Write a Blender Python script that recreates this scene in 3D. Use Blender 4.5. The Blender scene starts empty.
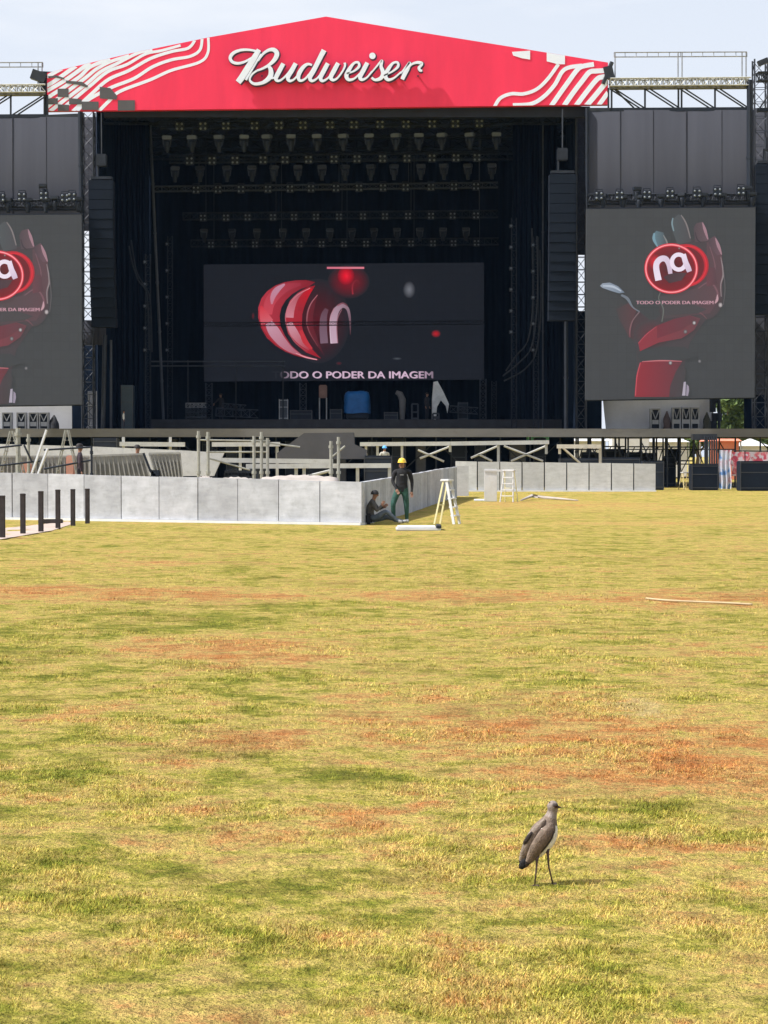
import bpy, bmesh, math, random
import numpy as np
from mathutils import Vector, Matrix
random.seed(7); rng = np.random.default_rng(7)
R = math.radians
sc = bpy.context.scene
col = sc.collection
F = 2190.0; H = 1.82; HY = 456.0
PITCH = math.atan((512 - HY) / F)
EXPO = 0.68
SUN_EL, SUN_AZ = R(51), R(14)
ca, sa = math.cos(PITCH), math.sin(PITCH)

def W(px, py, d):
    X = (px - 384) / F; Y = (512 - py) / F
    dy = ca + sa * Y; dz = -sa + ca * Y
    k = d / dy
    return Vector((X * k, d, H + dz * k))
def GD(py): return F * H / (py - HY)
def G(px, py):
    d = GD(py); v = W(px, py, d); v.z = 0; return v
def WX(px, d): return (px - 384) / F * d / (ca)
def WZ(py, d): return W(384, py, d).z

# ------------------------------------------------------------------ materials
def lin(r, g, b):
    def f(c):
        c /= 255.0
        return c / 12.92 if c <= .04045 else ((c + .055) / 1.055) ** 2.4
    return (f(r), f(g), f(b))
def nn(nt, t, **kw):
    n = nt.nodes.new(t)
    for k, v in kw.items():
        if k == 'inp':
            for a, b in v.items(): n.inputs[a].default_value = b
        else: setattr(n, k, v)
    return n
def math_(nt, op, a, b=None, c=None, clamp=False):
    n = nt.nodes.new('ShaderNodeMath'); n.operation = op; n.use_clamp = clamp
    for i, v in enumerate((a, b, c)):
        if v is None: continue
        if isinstance(v, (int, float)): n.inputs[i].default_value = v
        else: nt.links.new(v, n.inputs[i])
    return n.outputs[0]
def mixc(nt, f, a, b, mode='MIX'):
    n = nt.nodes.new('ShaderNodeMix'); n.data_type = 'RGBA'; n.blend_type = mode
    def put(s, v):
        if isinstance(v, (int, float)): s.default_value = v
        elif isinstance(v, tuple): s.default_value = (*v, 1) if len(v) == 3 else v
        else: nt.links.new(v, s)
    put(n.inputs[0], f); put(n.inputs[6], a); put(n.inputs[7], b)
    return n.outputs[2]
def ramp(nt, v, stops):
    n = nt.nodes.new('ShaderNodeValToRGB'); e = n.color_ramp.elements
    while len(e) < len(stops): e.new(.5)
    for i, (p, c) in enumerate(stops):
        e[i].position = p; e[i].color = (*c, 1) if isinstance(c, tuple) else (c, c, c, 1)
    nt.links.new(v, n.inputs[0]); return n.outputs[0]
MATS = {}
def mat(name, rgb, rough=.6, metal=0.0, var=.2, scale=2.0, bump=0.0, bscale=20.0, emit=None, estr=1.0, spec=.4, dirt=None, stretch=(1, 1, 1)):
    if name in MATS: return MATS[name]
    m = bpy.data.materials.new(name); m.use_nodes = True; MATS[name] = m
    nt = m.node_tree; b = nt.nodes['Principled BSDF']
    b.inputs['Roughness'].default_value = rough; b.inputs['Metallic'].default_value = metal
    b.inputs['Specular IOR Level'].default_value = spec
    tc = nn(nt, 'ShaderNodeTexCoord'); mp = nn(nt, 'ShaderNodeMapping')
    mp.inputs['Scale'].default_value = stretch
    nt.links.new(tc.outputs['Object'], mp.inputs[0])
    n = nn(nt, 'ShaderNodeTexNoise', inp={'Scale': scale, 'Detail': 5.0, 'Roughness': .6})
    nt.links.new(mp.outputs[0], n.inputs['Vector'])
    lo = tuple(c * (1 - var) for c in rgb); hi = tuple(min(1, c * (1 + var)) for c in rgb)
    c = ramp(nt, n.outputs['Fac'], [(.32, lo), (.68, hi)])
    if dirt:
        n2 = nn(nt, 'ShaderNodeTexNoise', inp={'Scale': scale * 2.7, 'Detail': 6.0, 'Roughness': .7})
        nt.links.new(mp.outputs[0], n2.inputs['Vector'])
        f = ramp(nt, n2.outputs['Fac'], [(.52, 0.0), (.72, .75)])
        c = mixc(nt, f, c, dirt)
    nt.links.new(c, b.inputs['Base Color'])
    if bump:
        n3 = nn(nt, 'ShaderNodeTexNoise', inp={'Scale': bscale, 'Detail': 4.0})
        nt.links.new(tc.outputs['Object'], n3.inputs['Vector'])
        bp = nn(nt, 'ShaderNodeBump', inp={'Strength': bump, 'Distance': .02})
        nt.links.new(n3.outputs['Fac'], bp.inputs['Height']); nt.links.new(bp.outputs[0], b.inputs['Normal'])
    if emit:
        b.inputs['Emission Color'].default_value = (*emit, 1); b.inputs['Emission Strength'].default_value = estr
    return m
black_cloth = mat('black_cloth', (.0035, .0085, .0195), .95, var=.35, scale=.7, spec=.1, stretch=(3, 3, .15))
black_paint = mat('black_paint', (.006, .011, .022), .7, var=.3)
speaker_black = mat('speaker_black', (.0065, .011, .021), .85, var=.15, spec=.2)
dark_steel = mat('dark_steel', (.018, .023, .034), .5, .3, var=.3)
black_truss = mat('black_truss', (.024, .028, .036), .5, .2, var=.25)
rig_truss = mat('rig_truss', (.045, .054, .072), .55, .2, var=.2)
grey_truss = mat('grey_truss', (.3, .31, .33), .45, .4, var=.2)
pale_truss = mat('pale_truss', (.42, .42, .38), .5, .2, var=.2, dirt=(.25, .23, .18))
galv = mat('galvanised_steel', (.33, .33, .29), .5, .3, var=.2, scale=3, dirt=(.25, .22, .17))
beam_white = mat('beam_white', (.5, .5, .48), .55, .1, var=.12, scale=1.5, dirt=(.38, .36, .32))
scrim_grey = mat('scrim_grey', (.055, .057, .068), .9, var=.10, scale=.55, spec=.1, stretch=(2.2, 1, .12))
concrete = mat('panel_grey', (.42, .43, .46), .8, var=.16, scale=1.6, bump=.15, dirt=(.31, .32, .335))
concrete_back = mat('panel_pale', (.55, .56, .58), .75, var=.10, scale=1.2, dirt=(.44, .44, .44))
white_paint = mat('white_paint', (.66, .66, .66), .5, var=.07, dirt=(.6, .58, .52))
white_cloth = mat('white_cloth', (.72, .73, .76), .9, var=.12, scale=.4)
sheet_white = mat('sheet_white', (.40, .355, .32), .8, var=.15)
deck_edge = mat('deck_edge', (.155, .15, .142), .6, .1, var=.2, scale=.6, stretch=(.4, 1, 1), dirt=(.11, .105, .1))
deck_top = mat('deck_top', (.03, .03, .034), .8)
red_vinyl = mat('red_vinyl', (.84, .042, .105), .55, var=.07, scale=.35, spec=.2, bump=.5, bscale=.55, stretch=(2.5, 1, .5))
white_vinyl = mat('white_vinyl', (.78, .84, .97), .5, var=.03)
dark_vinyl = mat('dark_vinyl', (.085, .083, .09), .6, var=.08)
letter_white = mat('letter_white', (.78, .84, .97), .4, var=.03)
letter_shade_navy = mat('letter_shade_navy', (.06, .03, .075), .5)
lamp_face = mat('lamp_face', (.17, .195, .225), .35, .2, var=.15)
head_grey = mat('head_grey', (.095, .115, .155), .5, var=.15)
blue_tarp = mat('blue_tarp', (.012, .12, .36), .6, var=.2)
mint = mat('mint_panel', (.25, .75, .6), .6)
post_brown = mat('post_brown', (.034, .026, .025), .7, var=.3, scale=6)
path_mat = mat('path_pink', (.46, .36, .30), .9, var=.2, scale=2.0)
wood_yellow = mat('wood_yellow', (.6, .5, .25), .6, var=.2)
alu_yellow = mat('ladder_yellow', (.72, .66, .38), .5, var=.1)
slat_grey = mat('slat_grey', (.30, .295, .28), .6, var=.2)
ramp_grey = mat('ramp_grey', (.07, .07, .078), .8, var=.12, scale=.8)
salmon = mat('salmon_canvas', (.72, .25, .16), .8, var=.1)
hose_mat = mat('hose_pale', (.42, .33, .19), .7)
leaf = mat('leaf_green', (.085, .13, .03), .7, var=.5, scale=.6)
bark = mat('bark', (.12, .09, .06), .9)

for m_, lo in ((concrete, .84), (concrete_back, .88)):
    nt = m_.node_tree; b = nt.nodes['Principled BSDF']; oi = nn(nt, 'ShaderNodeObjectInfo'); l0 = b.inputs['Base Color'].links[0].from_socket
    tc = nn(nt, 'ShaderNodeTexCoord'); mp = nn(nt, 'ShaderNodeMapping'); mp.inputs['Scale'].default_value = (.9, .9, 5.0); nt.links.new(tc.outputs['Object'], mp.inputs[0])
    n_ = nn(nt, 'ShaderNodeTexNoise', inp={'Scale': 1.7, 'Detail': 5.0, 'Roughness': .7}); nt.links.new(mp.outputs[0], n_.inputs['Vector'])
    f_ = math_(nt, 'MULTIPLY', math_(nt, 'MULTIPLY_ADD', oi.outputs['Random'], 1.12 - lo, lo), ramp(nt, n_.outputs['Fac'], [(.3, .84), (.6, 1.0)]))
    nt.links.new(mixc(nt, 1.0, l0, f_, 'MULTIPLY'), b.inputs['Base Color'])
# ------------------------------------------------------------------ mesh builder
ORG = {}
class MB:
    def __init__(s): s.v = []; s.f = []; s.m = []; s.c = None
    def add(s, vs, fs, mi=0):
        o = len(s.v); s.v += [tuple(v) for v in vs]
        for f in fs: s.f.append(tuple(i + o for i in f)); s.m.append(mi)
    def hexa(s, p, mi=0):
        s.add(p, [(0, 1, 2, 3), (7, 6, 5, 4), (0, 4, 5, 1), (1, 5, 6, 2), (2, 6, 7, 3), (3, 7, 4, 0)], mi)
    def box(s, x0, x1, y0, y1, z0, z1, mi=0):
        s.hexa([(x0, y0, z0), (x0, y1, z0), (x1, y1, z0), (x1, y0, z0), (x0, y0, z1), (x0, y1, z1), (x1, y1, z1), (x1, y0, z1)], mi)
    def bbox(s, x0, x1, y0, y1, z0, z1, b=.02, mi=0):      # bevelled box
        bm = bmesh.new(); bmesh.ops.create_cube(bm, size=1)
        for v in bm.verts: v.co = Vector(((x0 + x1) / 2 + v.co.x * (x1 - x0), (y0 + y1) / 2 + v.co.y * (y1 - y0), (z0 + z1) / 2 + v.co.z * (z1 - z0)))
        bmesh.ops.bevel(bm, geom=bm.edges[:], offset=b, segments=2, affect='EDGES')
        bm.verts.index_update()
        s.add([v.co[:] for v in bm.verts], [[v.index for v in f.verts] for f in bm.faces], mi); bm.free()
    def pbox(s, px0, px1, py0, py1, d, depth, mi=0):
        a = W(px0, py1, d); b = W(px1, py0, d)
        s.box(a.x, b.x, d, d + depth, a.z, b.z, mi)
    def basis(s, a):
        a = a.normalized()
        u = Vector((0, 0, 1)) if abs(a.z) < .9 else Vector((1, 0, 0))
        v = a.cross(u).normalized(); u = v.cross(a).normalized()
        return u, v
    def tube(s, p, q, r, n=6, mi=0, r2=None):
        p = Vector(p); q = Vector(q); u, v = s.basis(q - p); r2 = r if r2 is None else r2
        vs = []
        for c, rr in ((p, r), (q, r2)):
            for i in range(n):
                a = 2 * math.pi * i / n; vs.append(c + (u * math.cos(a) + v * math.sin(a)) * rr)
        fs = [(i, (i + 1) % n, n + (i + 1) % n, n + i) for i in range(n)]
        fs += [tuple(reversed(range(n))), tuple(range(n, 2 * n))]
        s.add(vs, fs, mi)
    def path(s, pts, r, n=6, mi=0):
        pts = [Vector(p) for p in pts]; vs = []; rs = r if isinstance(r, (list, tuple)) else [r] * len(pts)
        for k, p in enumerate(pts):
            a = pts[min(k + 1, len(pts) - 1)] - pts[max(k - 1, 0)]; u, v = s.basis(a)
            for i in range(n):
                t = 2 * math.pi * i / n; vs.append(p + (u * math.cos(t) + v * math.sin(t)) * rs[k])
        fs = []
        for k in range(len(pts) - 1):
            for i in range(n): fs.append((k * n + i, k * n + (i + 1) % n, (k + 1) * n + (i + 1) % n, (k + 1) * n + i))
        fs += [tuple(reversed(range(n))), tuple(range((len(pts) - 1) * n, len(pts) * n))]
        s.add(vs, fs, mi)
    def bar(s, p, q, w, h, mi=0, up=None):
        p = Vector(p); q = Vector(q); u, v = s.basis(q - p)
        u = u * h / 2; v = v * w / 2
        s.hexa([p - u - v, p + u - v, p + u + v, p - u + v, q - u - v, q + u - v, q + u + v, q - u + v], mi)
    def prism(s, pts, d, th, mi=0, back=None):
        P = [W(x, y, d) for x, y in pts]
        area = sum(P[i].x * P[(i + 1) % len(P)].z - P[(i + 1) % len(P)].x * P[i].z for i in range(len(P)))
        if area < 0: P.reverse()
        n = len(P); Q = [p + Vector((0, th, 0)) for p in P]
        fs = [tuple(range(n)), tuple(reversed(range(n, 2 * n)))] + [((i + 1) % n, i, n + i, n + (i + 1) % n) for i in range(n)]
        s.add(P + Q, fs, mi)
    def build(s, name, mats, parent=None, org=None, smooth=False, colors=None):
        mats = mats if isinstance(mats, (list, tuple)) else [mats]
        if parent is not None: o0 = ORG[parent.name]
        elif org is not None: o0 = Vector(org)
        else:
            xs = np.array(s.v); o0 = Vector(((xs[:, 0].min() + xs[:, 0].max()) / 2, (xs[:, 1].min() + xs[:, 1].max()) / 2, xs[:, 2].min()))
        me = bpy.data.meshes.new(name)
        me.from_pydata([(v[0] - o0.x, v[1] - o0.y, v[2] - o0.z) for v in s.v], [], s.f)
        for m in mats: me.materials.append(m)
        me.polygons.foreach_set('material_index', s.m)
        if smooth: me.polygons.foreach_set('use_smooth', [True] * len(s.f))
        if colors is not None:
            at = me.color_attributes.new('Col', 'FLOAT_COLOR', 'POINT')
            at.data.foreach_set('color', np.array(colors, dtype=np.float32).ravel())
        me.update()
        o = bpy.data.objects.new(name, me); col.objects.link(o)
        if parent is not None: o.parent = parent
        else: o.location = o0
        ORG[o.name] = o0.copy()
        return o
def tag(o, label=None, cat=None, group=None, kind=None):
    if label: o['label'] = label
    if cat: o['category'] = cat
    if group: o['group'] = group
    if kind: o['kind'] = kind
    return o
def thing(name, label, cat, loc, group=None, rz=0):
    o = bpy.data.objects.new(name, None); col.objects.link(o); o.location = loc; o.rotation_euler = (0, 0, rz)
    o.empty_display_size = .2
    ORG[o.name] = Vector(loc); return tag(o, label, cat, group)
def copy_tree(o, loc=None, label=None, parent=None, rot=None, group=None, scale=None):
    c = o.copy(); col.objects.link(c)
    if parent is not None: c.parent = parent
    if loc is not None: c.location = loc; ORG[c.name] = Vector(loc)
    if rot is not None: c.rotation_euler = rot
    if scale is not None: c.scale = (scale,) * 3
    if label: c['label'] = label
    if group: c['group'] = group
    for ch in o.children: copy_tree(ch, parent=c)
    return c
def truss(mb, p, q, w=.5, h=.5, seg=None, r=.035, rd=.02, mi=0, sides=4):
    p = Vector(p); q = Vector(q); a = q - p; L = a.length; u, v = mb.basis(a)
    if seg is None: seg = max(2, int(L / max(w, h) + .5))
    cs = [u * h / 2 + v * w / 2, u * h / 2 - v * w / 2, -u * h / 2 - v * w / 2, -u * h / 2 + v * w / 2]
    for c in cs: mb.tube(p + c, q + c, r, sides, mi)
    for k in range(seg):
        s0 = p + a * (k / seg); s1 = p + a * ((k + 1) / seg)
        for i in range(4):
            c0, c1 = cs[i], cs[(i + 1) % 4]
            if k % 2: c0, c1 = c1, c0
            mb.tube(s0 + c0, s1 + c1, rd, 3, mi)
            mb.tube(s0 + cs[i], s0 + cs[(i + 1) % 4], rd, 3, mi)

# ------------------------------------------------------------------ world, sun, camera
wd = bpy.data.worlds.new('World'); sc.world = wd; wd.use_nodes = True
nt = wd.node_tree; bg = nt.nodes['Background']
sky = nn(nt, 'ShaderNodeTexSky', sky_type='NISHITA', sun_disc=False)
sky.sun_elevation = SUN_EL
sdir = Vector((-math.cos(SUN_EL) * math.cos(SUN_AZ), -math.cos(SUN_EL) * math.sin(SUN_AZ), math.sin(SUN_EL)))
sky.sun_rotation = math.atan2(sdir.x, sdir.y) % (2 * math.pi)
sky.air_density = 1.0; sky.dust_density = 4.0; sky.ozone_density = 1.0
tc = nn(nt, 'ShaderNodeTexCoord'); mp = nn(nt, 'ShaderNodeMapping'); mp.inputs['Scale'].default_value = (2.2, 2.2, 9)
nt.links.new(tc.outputs['Generated'], mp.inputs[0])
cn = nn(nt, 'ShaderNodeTexNoise', inp={'Scale': 2.6, 'Detail': 6.0, 'Roughness': .55})
nt.links.new(mp.outputs[0], cn.inputs['Vector'])
sx = nn(nt, 'ShaderNodeSeparateXYZ'); nt.links.new(tc.outputs['Generated'], sx.inputs[0])
hzm = nn(nt, 'ShaderNodeMapRange', interpolation_type='SMOOTHSTEP'); nt.links.new(sx.outputs['Z'], hzm.inputs[0])
for k_, v_ in ((1, .02), (2, .75), (3, .95), (4, .25)): hzm.inputs[k_].default_value = v_
cc = mixc(nt, hzm.outputs[0], sky.outputs[0], (4.6, 4.92, 5.5))
cf = ramp(nt, cn.outputs['Fac'], [(.46, 0.0), (.66, .55)])
cc = mixc(nt, cf, cc, (5.5, 5.6, 5.8))
nt.links.new(cc, bg.inputs['Color']); bg.inputs['Strength'].default_value = .115
sl = bpy.data.lights.new('sun', 'SUN'); sl.energy = 3.6; sl.angle = R(.53); sl.color = (1, .985, .965)
so = bpy.data.objects.new('sun', sl); col.objects.link(so); so.location = (0, 0, 60)
so.rotation_euler = (-sdir).to_track_quat('-Z', 'Y').to_euler()
cam = bpy.data.cameras.new('camera'); co = bpy.data.objects.new('camera', cam); col.objects.link(co)
cam.sensor_fit = 'VERTICAL'; cam.sensor_height = 36; cam.lens = F / 1024 * 36; cam.clip_end = 6000; cam.clip_start = .1
co.location = (0, 0, H); co.rotation_euler = (math.pi / 2 - PITCH, 0, 0); sc.camera = co
vs_ = sc.view_settings; vs_.view_transform = 'Standard'; vs_.look = 'None'; vs_.exposure = EXPO; vs_.gamma = 1; vs_.use_curve_mapping = False

# ------------------------------------------------------------------ ground
def ground_color(nt, tuft=None):
    geo = nn(nt, 'ShaderNodeNewGeometry')
    flat = nn(nt, 'ShaderNodeVectorMath', operation='MULTIPLY'); flat.inputs[1].default_value = (1, 1, 0)
    nt.links.new(geo.outputs['Position'], flat.inputs[0]); P = flat.outputs[0]
    def noise(scale, detail=4.0, rough=.6, out='Fac', vec=None, dist=0.0):
        n = nn(nt, 'ShaderNodeTexNoise', inp={'Scale': scale, 'Detail': detail, 'Roughness': rough, 'Distortion': dist})
        nt.links.new(vec or P, n.inputs['Vector']); return n.outputs[out]
    n_fine = noise(26, 4, .7); n_mid = noise(5.5, 5, .65); n_big = noise(.55, 5, .6); n_huge = noise(.09, 3)
    warp = nn(nt, 'ShaderNodeVectorMath', operation='MULTIPLY_ADD'); warp.inputs[1].default_value = (2.6, 3.4, 0); 
    nc = noise(.9, 5, .7, 'Color'); nt.links.new(nc, warp.inputs[0]); nt.links.new(P, warp.inputs[2])
    sub = nn(nt, 'ShaderNodeVectorMath', operation='ADD'); sub.inputs[1].default_value = (-1.3, -1.7, 0); nt.links.new(warp.outputs[0], sub.inputs[0])
    WP = sub.outputs[0]
    def patches(lst):
        acc = None
        for (x0, y0, x1, y1, s) in lst:
            a = G((x0 + x1) / 2, y1); b = G((x0 + x1) / 2, y0)
            cy = (a.y + b.y) / 2; ry = max(.3, (b.y - a.y) / 2); cx = ((x0 + x1) / 2 - 384) / F * cy; rx = (x1 - x0) / 2 / F * cy
            m = nn(nt, 'ShaderNodeMapping', vector_type='TEXTURE'); m.inputs['Location'].default_value = (cx, cy, 0); m.inputs['Scale'].default_value = (rx, ry, 1)
            nt.links.new(WP, m.inputs[0])
            l = nn(nt, 'ShaderNodeVectorMath', operation='LENGTH'); nt.links.new(m.outputs[0], l.inputs[0])
            mr = nn(nt, 'ShaderNodeMapRange', interpolation_type='SMOOTHSTEP'); nt.links.new(l.outputs['Value'], mr.inputs[0])
            for k, v in ((1, .35), (2, 1.25), (3, s), (4, 0.0)): mr.inputs[k].default_value = v
            acc = mr.outputs[0] if acc is None else math_(nt, 'MAXIMUM', acc, mr.outputs[0])
        return acc
    dirt = patches([(-300, 585, 420, 604, 1.0), (330, 588, 600, 604, .85), (470, 589, 1000, 609, 1.0), (60, 634, 360, 668, .85), (360, 695, 900, 830, 1.0), (520, 750, 860, 812, 1.35),
        (280, 680, 600, 750, .8), (30, 700, 150, 728, .6), (-60, 795, 70, 822, .75), (250, 800, 470, 860, .8), (520, 830, 840, 878, .85), (420, 962, 510, 990, .6),
        (160, 725, 370, 768, .75), (-80, 660, 90, 672, .4), (600, 640, 900, 662, .4), (500, 885, 560, 905, .45), (150, 800, 200, 830, .4), (-100, 560, 300, 566, .4), (430, 500, 700, 512, .5), (500, 521, 900, 526, .35)])
    green = patches([(270, 762, 450, 803, .65), (-60, 760, 140, 790, .9), (480, 672, 640, 694, .7), (-40, 690, 70, 724, .6), (560, 808, 770, 848, .75), (60, 850, 260, 912, .2),
        (-80, 640, 200, 690, .55), (560, 680, 800, 720, .5), (440, 900, 620, 960, .35), (0, 880, 130, 960, .2), (640, 935, 780, 1010, .35), (300, 870, 420, 900, .5), (-50, 608, 300, 640, .45), (180, 745, 330, 775, .5), (430, 780, 520, 830, .5)])
    sand = patches([(590, 697, 660, 716, .9), (560, 836, 700, 850, .4)])
    n1 = noise(1.9, 10, .74); n2 = noise(.33, 7, .7); n3 = noise(7.0, 6, .75)
    v = math_(nt, 'MULTIPLY_ADD', math_(nt, 'SUBTRACT', n1, .5), 1.3, .52)
    v = math_(nt, 'MULTIPLY_ADD', math_(nt, 'SUBTRACT', n2, .5), .62, v)
    v = math_(nt, 'MULTIPLY_ADD', math_(nt, 'SUBTRACT', n3, .5), .75, v)
    v = math_(nt, 'MULTIPLY_ADD', dirt, .215, v); v = math_(nt, 'MULTIPLY_ADD', green, -.16, v, clamp=True)
    c = ramp(nt, v, [(.16, (.145, .155, .018)), (.32, (.225, .235, .028)), (.43, (.365, .32, .055)), (.53, (.55, .435, .112)), (.63, (.57, .40, .125)), (.74, (.57, .31, .105)), (.90, (.52, .21, .065))])
    lum = ramp(nt, noise(19, 6, .75), [(.30, .55), (.5, 1.0), (.70, 1.32)])
    c = mixc(nt, 1.0, c, lum, 'MULTIPLY')
    lum2 = ramp(nt, noise(4.2, 6, .7), [(.34, .68), (.5, 1.0), (.66, 1.18)])
    c = mixc(nt, 1.0, c, lum2, 'MULTIPLY')
    dkm = ramp(nt, math_(nt, 'MULTIPLY_ADD', math_(nt, 'SUBTRACT', noise(2.6, 9, .78), .5), 1.0, noise(.5, 4, .6)), [(.56, 0.0), (.74, .5)])
    c = mixc(nt, dkm, c, (.21, .135, .035))
    c = mixc(nt, 1.0, c, ramp(nt, noise(75, 4, .8), [(.32, .68), (.5, 1.0), (.68, 1.25)]), 'MULTIPLY')
    c = mixc(nt, math_(nt, 'MULTIPLY', sand, .45), c, (.62, .48, .25))
    dm2 = v
    return c, n_fine, n_mid, dm2
m = bpy.data.materials.new('lawn'); m.use_nodes = True; nt = m.node_tree; b = nt.nodes['Principled BSDF']
c, nf, nm, dmask = ground_color(nt)
nt.links.new(c, b.inputs['Base Color']); b.inputs['Roughness'].default_value = .95; b.inputs['Specular IOR Level'].default_value = .1
bp = nn(nt, 'ShaderNodeBump', inp={'Strength': 1.0, 'Distance': .09})
nt.links.new(math_(nt, 'ADD', nf, math_(nt, 'MULTIPLY', nm, .8)), bp.inputs['Height']); nt.links.new(bp.outputs[0], b.inputs['Normal'])
lawn = m
mb = MB()
gx = sorted(set([-2500, -600, -150] + list(np.linspace(-40, 40, 81)) + [150, 600, 2500]))
gy = sorted(set([-800, -100, -20] + list(np.linspace(-5, 130, 181)) + [200, 500, 1500, 4500]))
vs = []
for y in gy:
    for x in gx:
        z = 0
        if -30 < x < 30 and 2 < y < 56: z = .018 * math.sin(x * 1.7 + y * .9) * math.sin(y * 1.1 - x * .6) + .012 * math.sin(3.1 * x + 1) * math.sin(2.7 * y)
        vs.append((x, y, z))
nx = len(gx)
fs = [(j * nx + i, j * nx + i + 1, (j + 1) * nx + i + 1, (j + 1) * nx + i) for j in range(len(gy) - 1) for i in range(nx - 1)]
mb.add(vs, fs); tag(mb.build('ground', lawn, org=(0, 0, 0), smooth=True), kind='structure')
def hz(x, y): return .018 * np.sin(x * 1.7 + y * .9) * np.sin(y * 1.1 - x * .6) + .012 * np.sin(3.1 * x + 1) * np.sin(2.7 * y)

# grass blades
gmx = bpy.data.materials.new('grass_blades'); gmx.use_nodes = True; nt = gmx.node_tree; b = nt.nodes['Principled BSDF']
c, nf, nm, dmask = ground_color(nt)
at = nn(nt, 'ShaderNodeAttribute', attribute_name='Col')
c = mixc(nt, 1.0, c, at.outputs['Color'], 'MULTIPLY')
nt.links.new(c, b.inputs['Base Color']); b.inputs['Roughness'].default_value = .75; b.inputs['Specular IOR Level'].default_value = .15
def blades(name, n, d0, d1, size, width, spread):
    yy = F * H / rng.uniform(F * H / d1, F * H / d0, n)
    hw = .1754 * yy + spread
    xx = rng.uniform(-1, 1, n) * hw
    # clumping: thin out by a cheap pseudo noise
    cl = np.sin(xx * 7.3 + 2 * np.sin(yy * 3.1)) * np.sin(yy * 6.1 + 1.7 * np.sin(xx * 4.3)) + .6 * np.sin(xx * 23 + yy * 5) * np.sin(yy * 19 - xx * 7)
    keep = rng.uniform(-2.4, 1.1, n) < cl + .6
    keep &= rng.uniform(0, 1, n) < np.clip((d1 - yy) / (d1 * .7), 0, 1) ** .8
    xx, yy, cl = xx[keep], yy[keep], cl[keep]; n = len(xx)
    a = rng.uniform(0, 2 * np.pi, n); tilt = rng.uniform(.5, 1.5, n)
    L = size * rng.uniform(.5, 1.4, n) * (1 + .35 * cl); w = width * rng.uniform(.6, 1.4, n)
    k = (yy / d0) ** .55; L = L * k ** .4; w = w * k
    z0 = hz(xx, yy) - .006
    dx, dy = np.cos(a) * np.sin(tilt), np.sin(a) * np.sin(tilt); dz = np.cos(tilt)
    b2 = a + np.pi / 2 + rng.uniform(-.5, .5, n); wx, wy = np.cos(b2) * w / 2, np.sin(b2) * w / 2
    V = np.zeros((n, 3, 3), np.float32)
    V[:, 0] = np.stack([xx - wx, yy - wy, z0], 1); V[:, 1] = np.stack([xx + wx, yy + wy, z0], 1)
    V[:, 2] = np.stack([xx + dx * L, yy + dy * L, z0 + dz * L], 1)
    me = bpy.data.meshes.new(name)
    me.vertices.add(3 * n); me.vertices.foreach_set('co', V.ravel())
    me.loops.add(3 * n); me.loops.foreach_set('vertex_index', np.arange(3 * n, dtype=np.int32))
    me.polygons.add(n); me.polygons.foreach_set('loop_start', np.arange(0, 3 * n, 3, dtype=np.int32))
    me.polygons.foreach_set('loop_total', np.full(n, 3, np.int32))
    me.materials.append(gmx); me.update(calc_edges=True); me.validate()
    t = rng.uniform(0, 1, n); base = np.stack([np.where(t < .45, 1.12, np.where(t < .88, .86, 1.2)), np.where(t < .45, 1.06, np.where(t < .88, .98, 1.2)), np.where(t < .45, .95, np.where(t < .88, .7, 1.35))], 1)
    base *= rng.uniform(.5, 1.28, (n, 1))
    cc = np.ones((n, 3, 4), np.float32); cc[:, :, :3] = base[:, None, :]
    me.color_attributes.new('Col', 'FLOAT_COLOR', 'POINT').data.foreach_set('color', cc.ravel())
    o = bpy.data.objects.new(name, me); col.objects.link(o); ORG[o.name] = Vector((0, 0, 0))
    return tag(o, 'short dry yellow green grass blades over the whole field', 'grass', kind='stuff')
blades('grass', 900000, 6.0, 46.0, .020, .0032, 1.0)

# ------------------------------------------------------------------ path by the posts
mb = MB(); pts = [G(-60, 545), G(-30, 545), G(52, 531), G(75, 523.5), G(68, 521.8), G(20, 527), G(-60, 534)]
mb.add([(p.x, p.y, .012) for p in pts], [tuple(range(len(pts)))]); tag(mb.build('path', path_mat), kind='structure')

# ------------------------------------------------------------------ letters helpers
def catmull(pts, n=6, closed=False):
    out = []; N = len(pts); rngk = range(N if closed else N - 1)
    g = (lambda i: pts[i % N]) if closed else (lambda i: pts[max(0, min(N - 1, i))])
    for k in rngk:
        p0, p1, p2, p3 = g(k - 1), g(k), g(k + 1), g(k + 2)
        for j in range(n):
            t = j / n
            out.append(tuple(.5 * (2 * p1[i] + (p2[i] - p0[i]) * t + (2 * p0[i] - 5 * p1[i] + 4 * p2[i] - p3[i]) * t * t + (3 * p1[i] - p0[i] - 3 * p2[i] + p3[i]) * t ** 3) for i in range(len(p1))))
    if not closed: out.append(tuple(pts[-1]))
    return out
def ribbon_px(pts, n=6, closed=False, smooth=True):
    """pts (x, y, width) in pixels -> left and right edge lists"""
    P = catmull(pts, n, closed) if smooth else pts
    N = len(P); Lf, Rt = [], []
    for k in range(N):
        a = P[(k - 1) % N] if closed or k > 0 else P[k]; c_ = P[(k + 1) % N] if closed or k < N - 1 else P[k]
        tx, ty = c_[0] - a[0], c_[1] - a[1]; l = math.hypot(tx, ty) or 1
        nx_, ny_ = -ty / l, tx / l; w = P[k][2] / 2
        Lf.append((P[k][0] + nx_ * w, P[k][1] + ny_ * w)); Rt.append((P[k][0] - nx_ * w, P[k][1] - ny_ * w))
    return Lf, Rt
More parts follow.
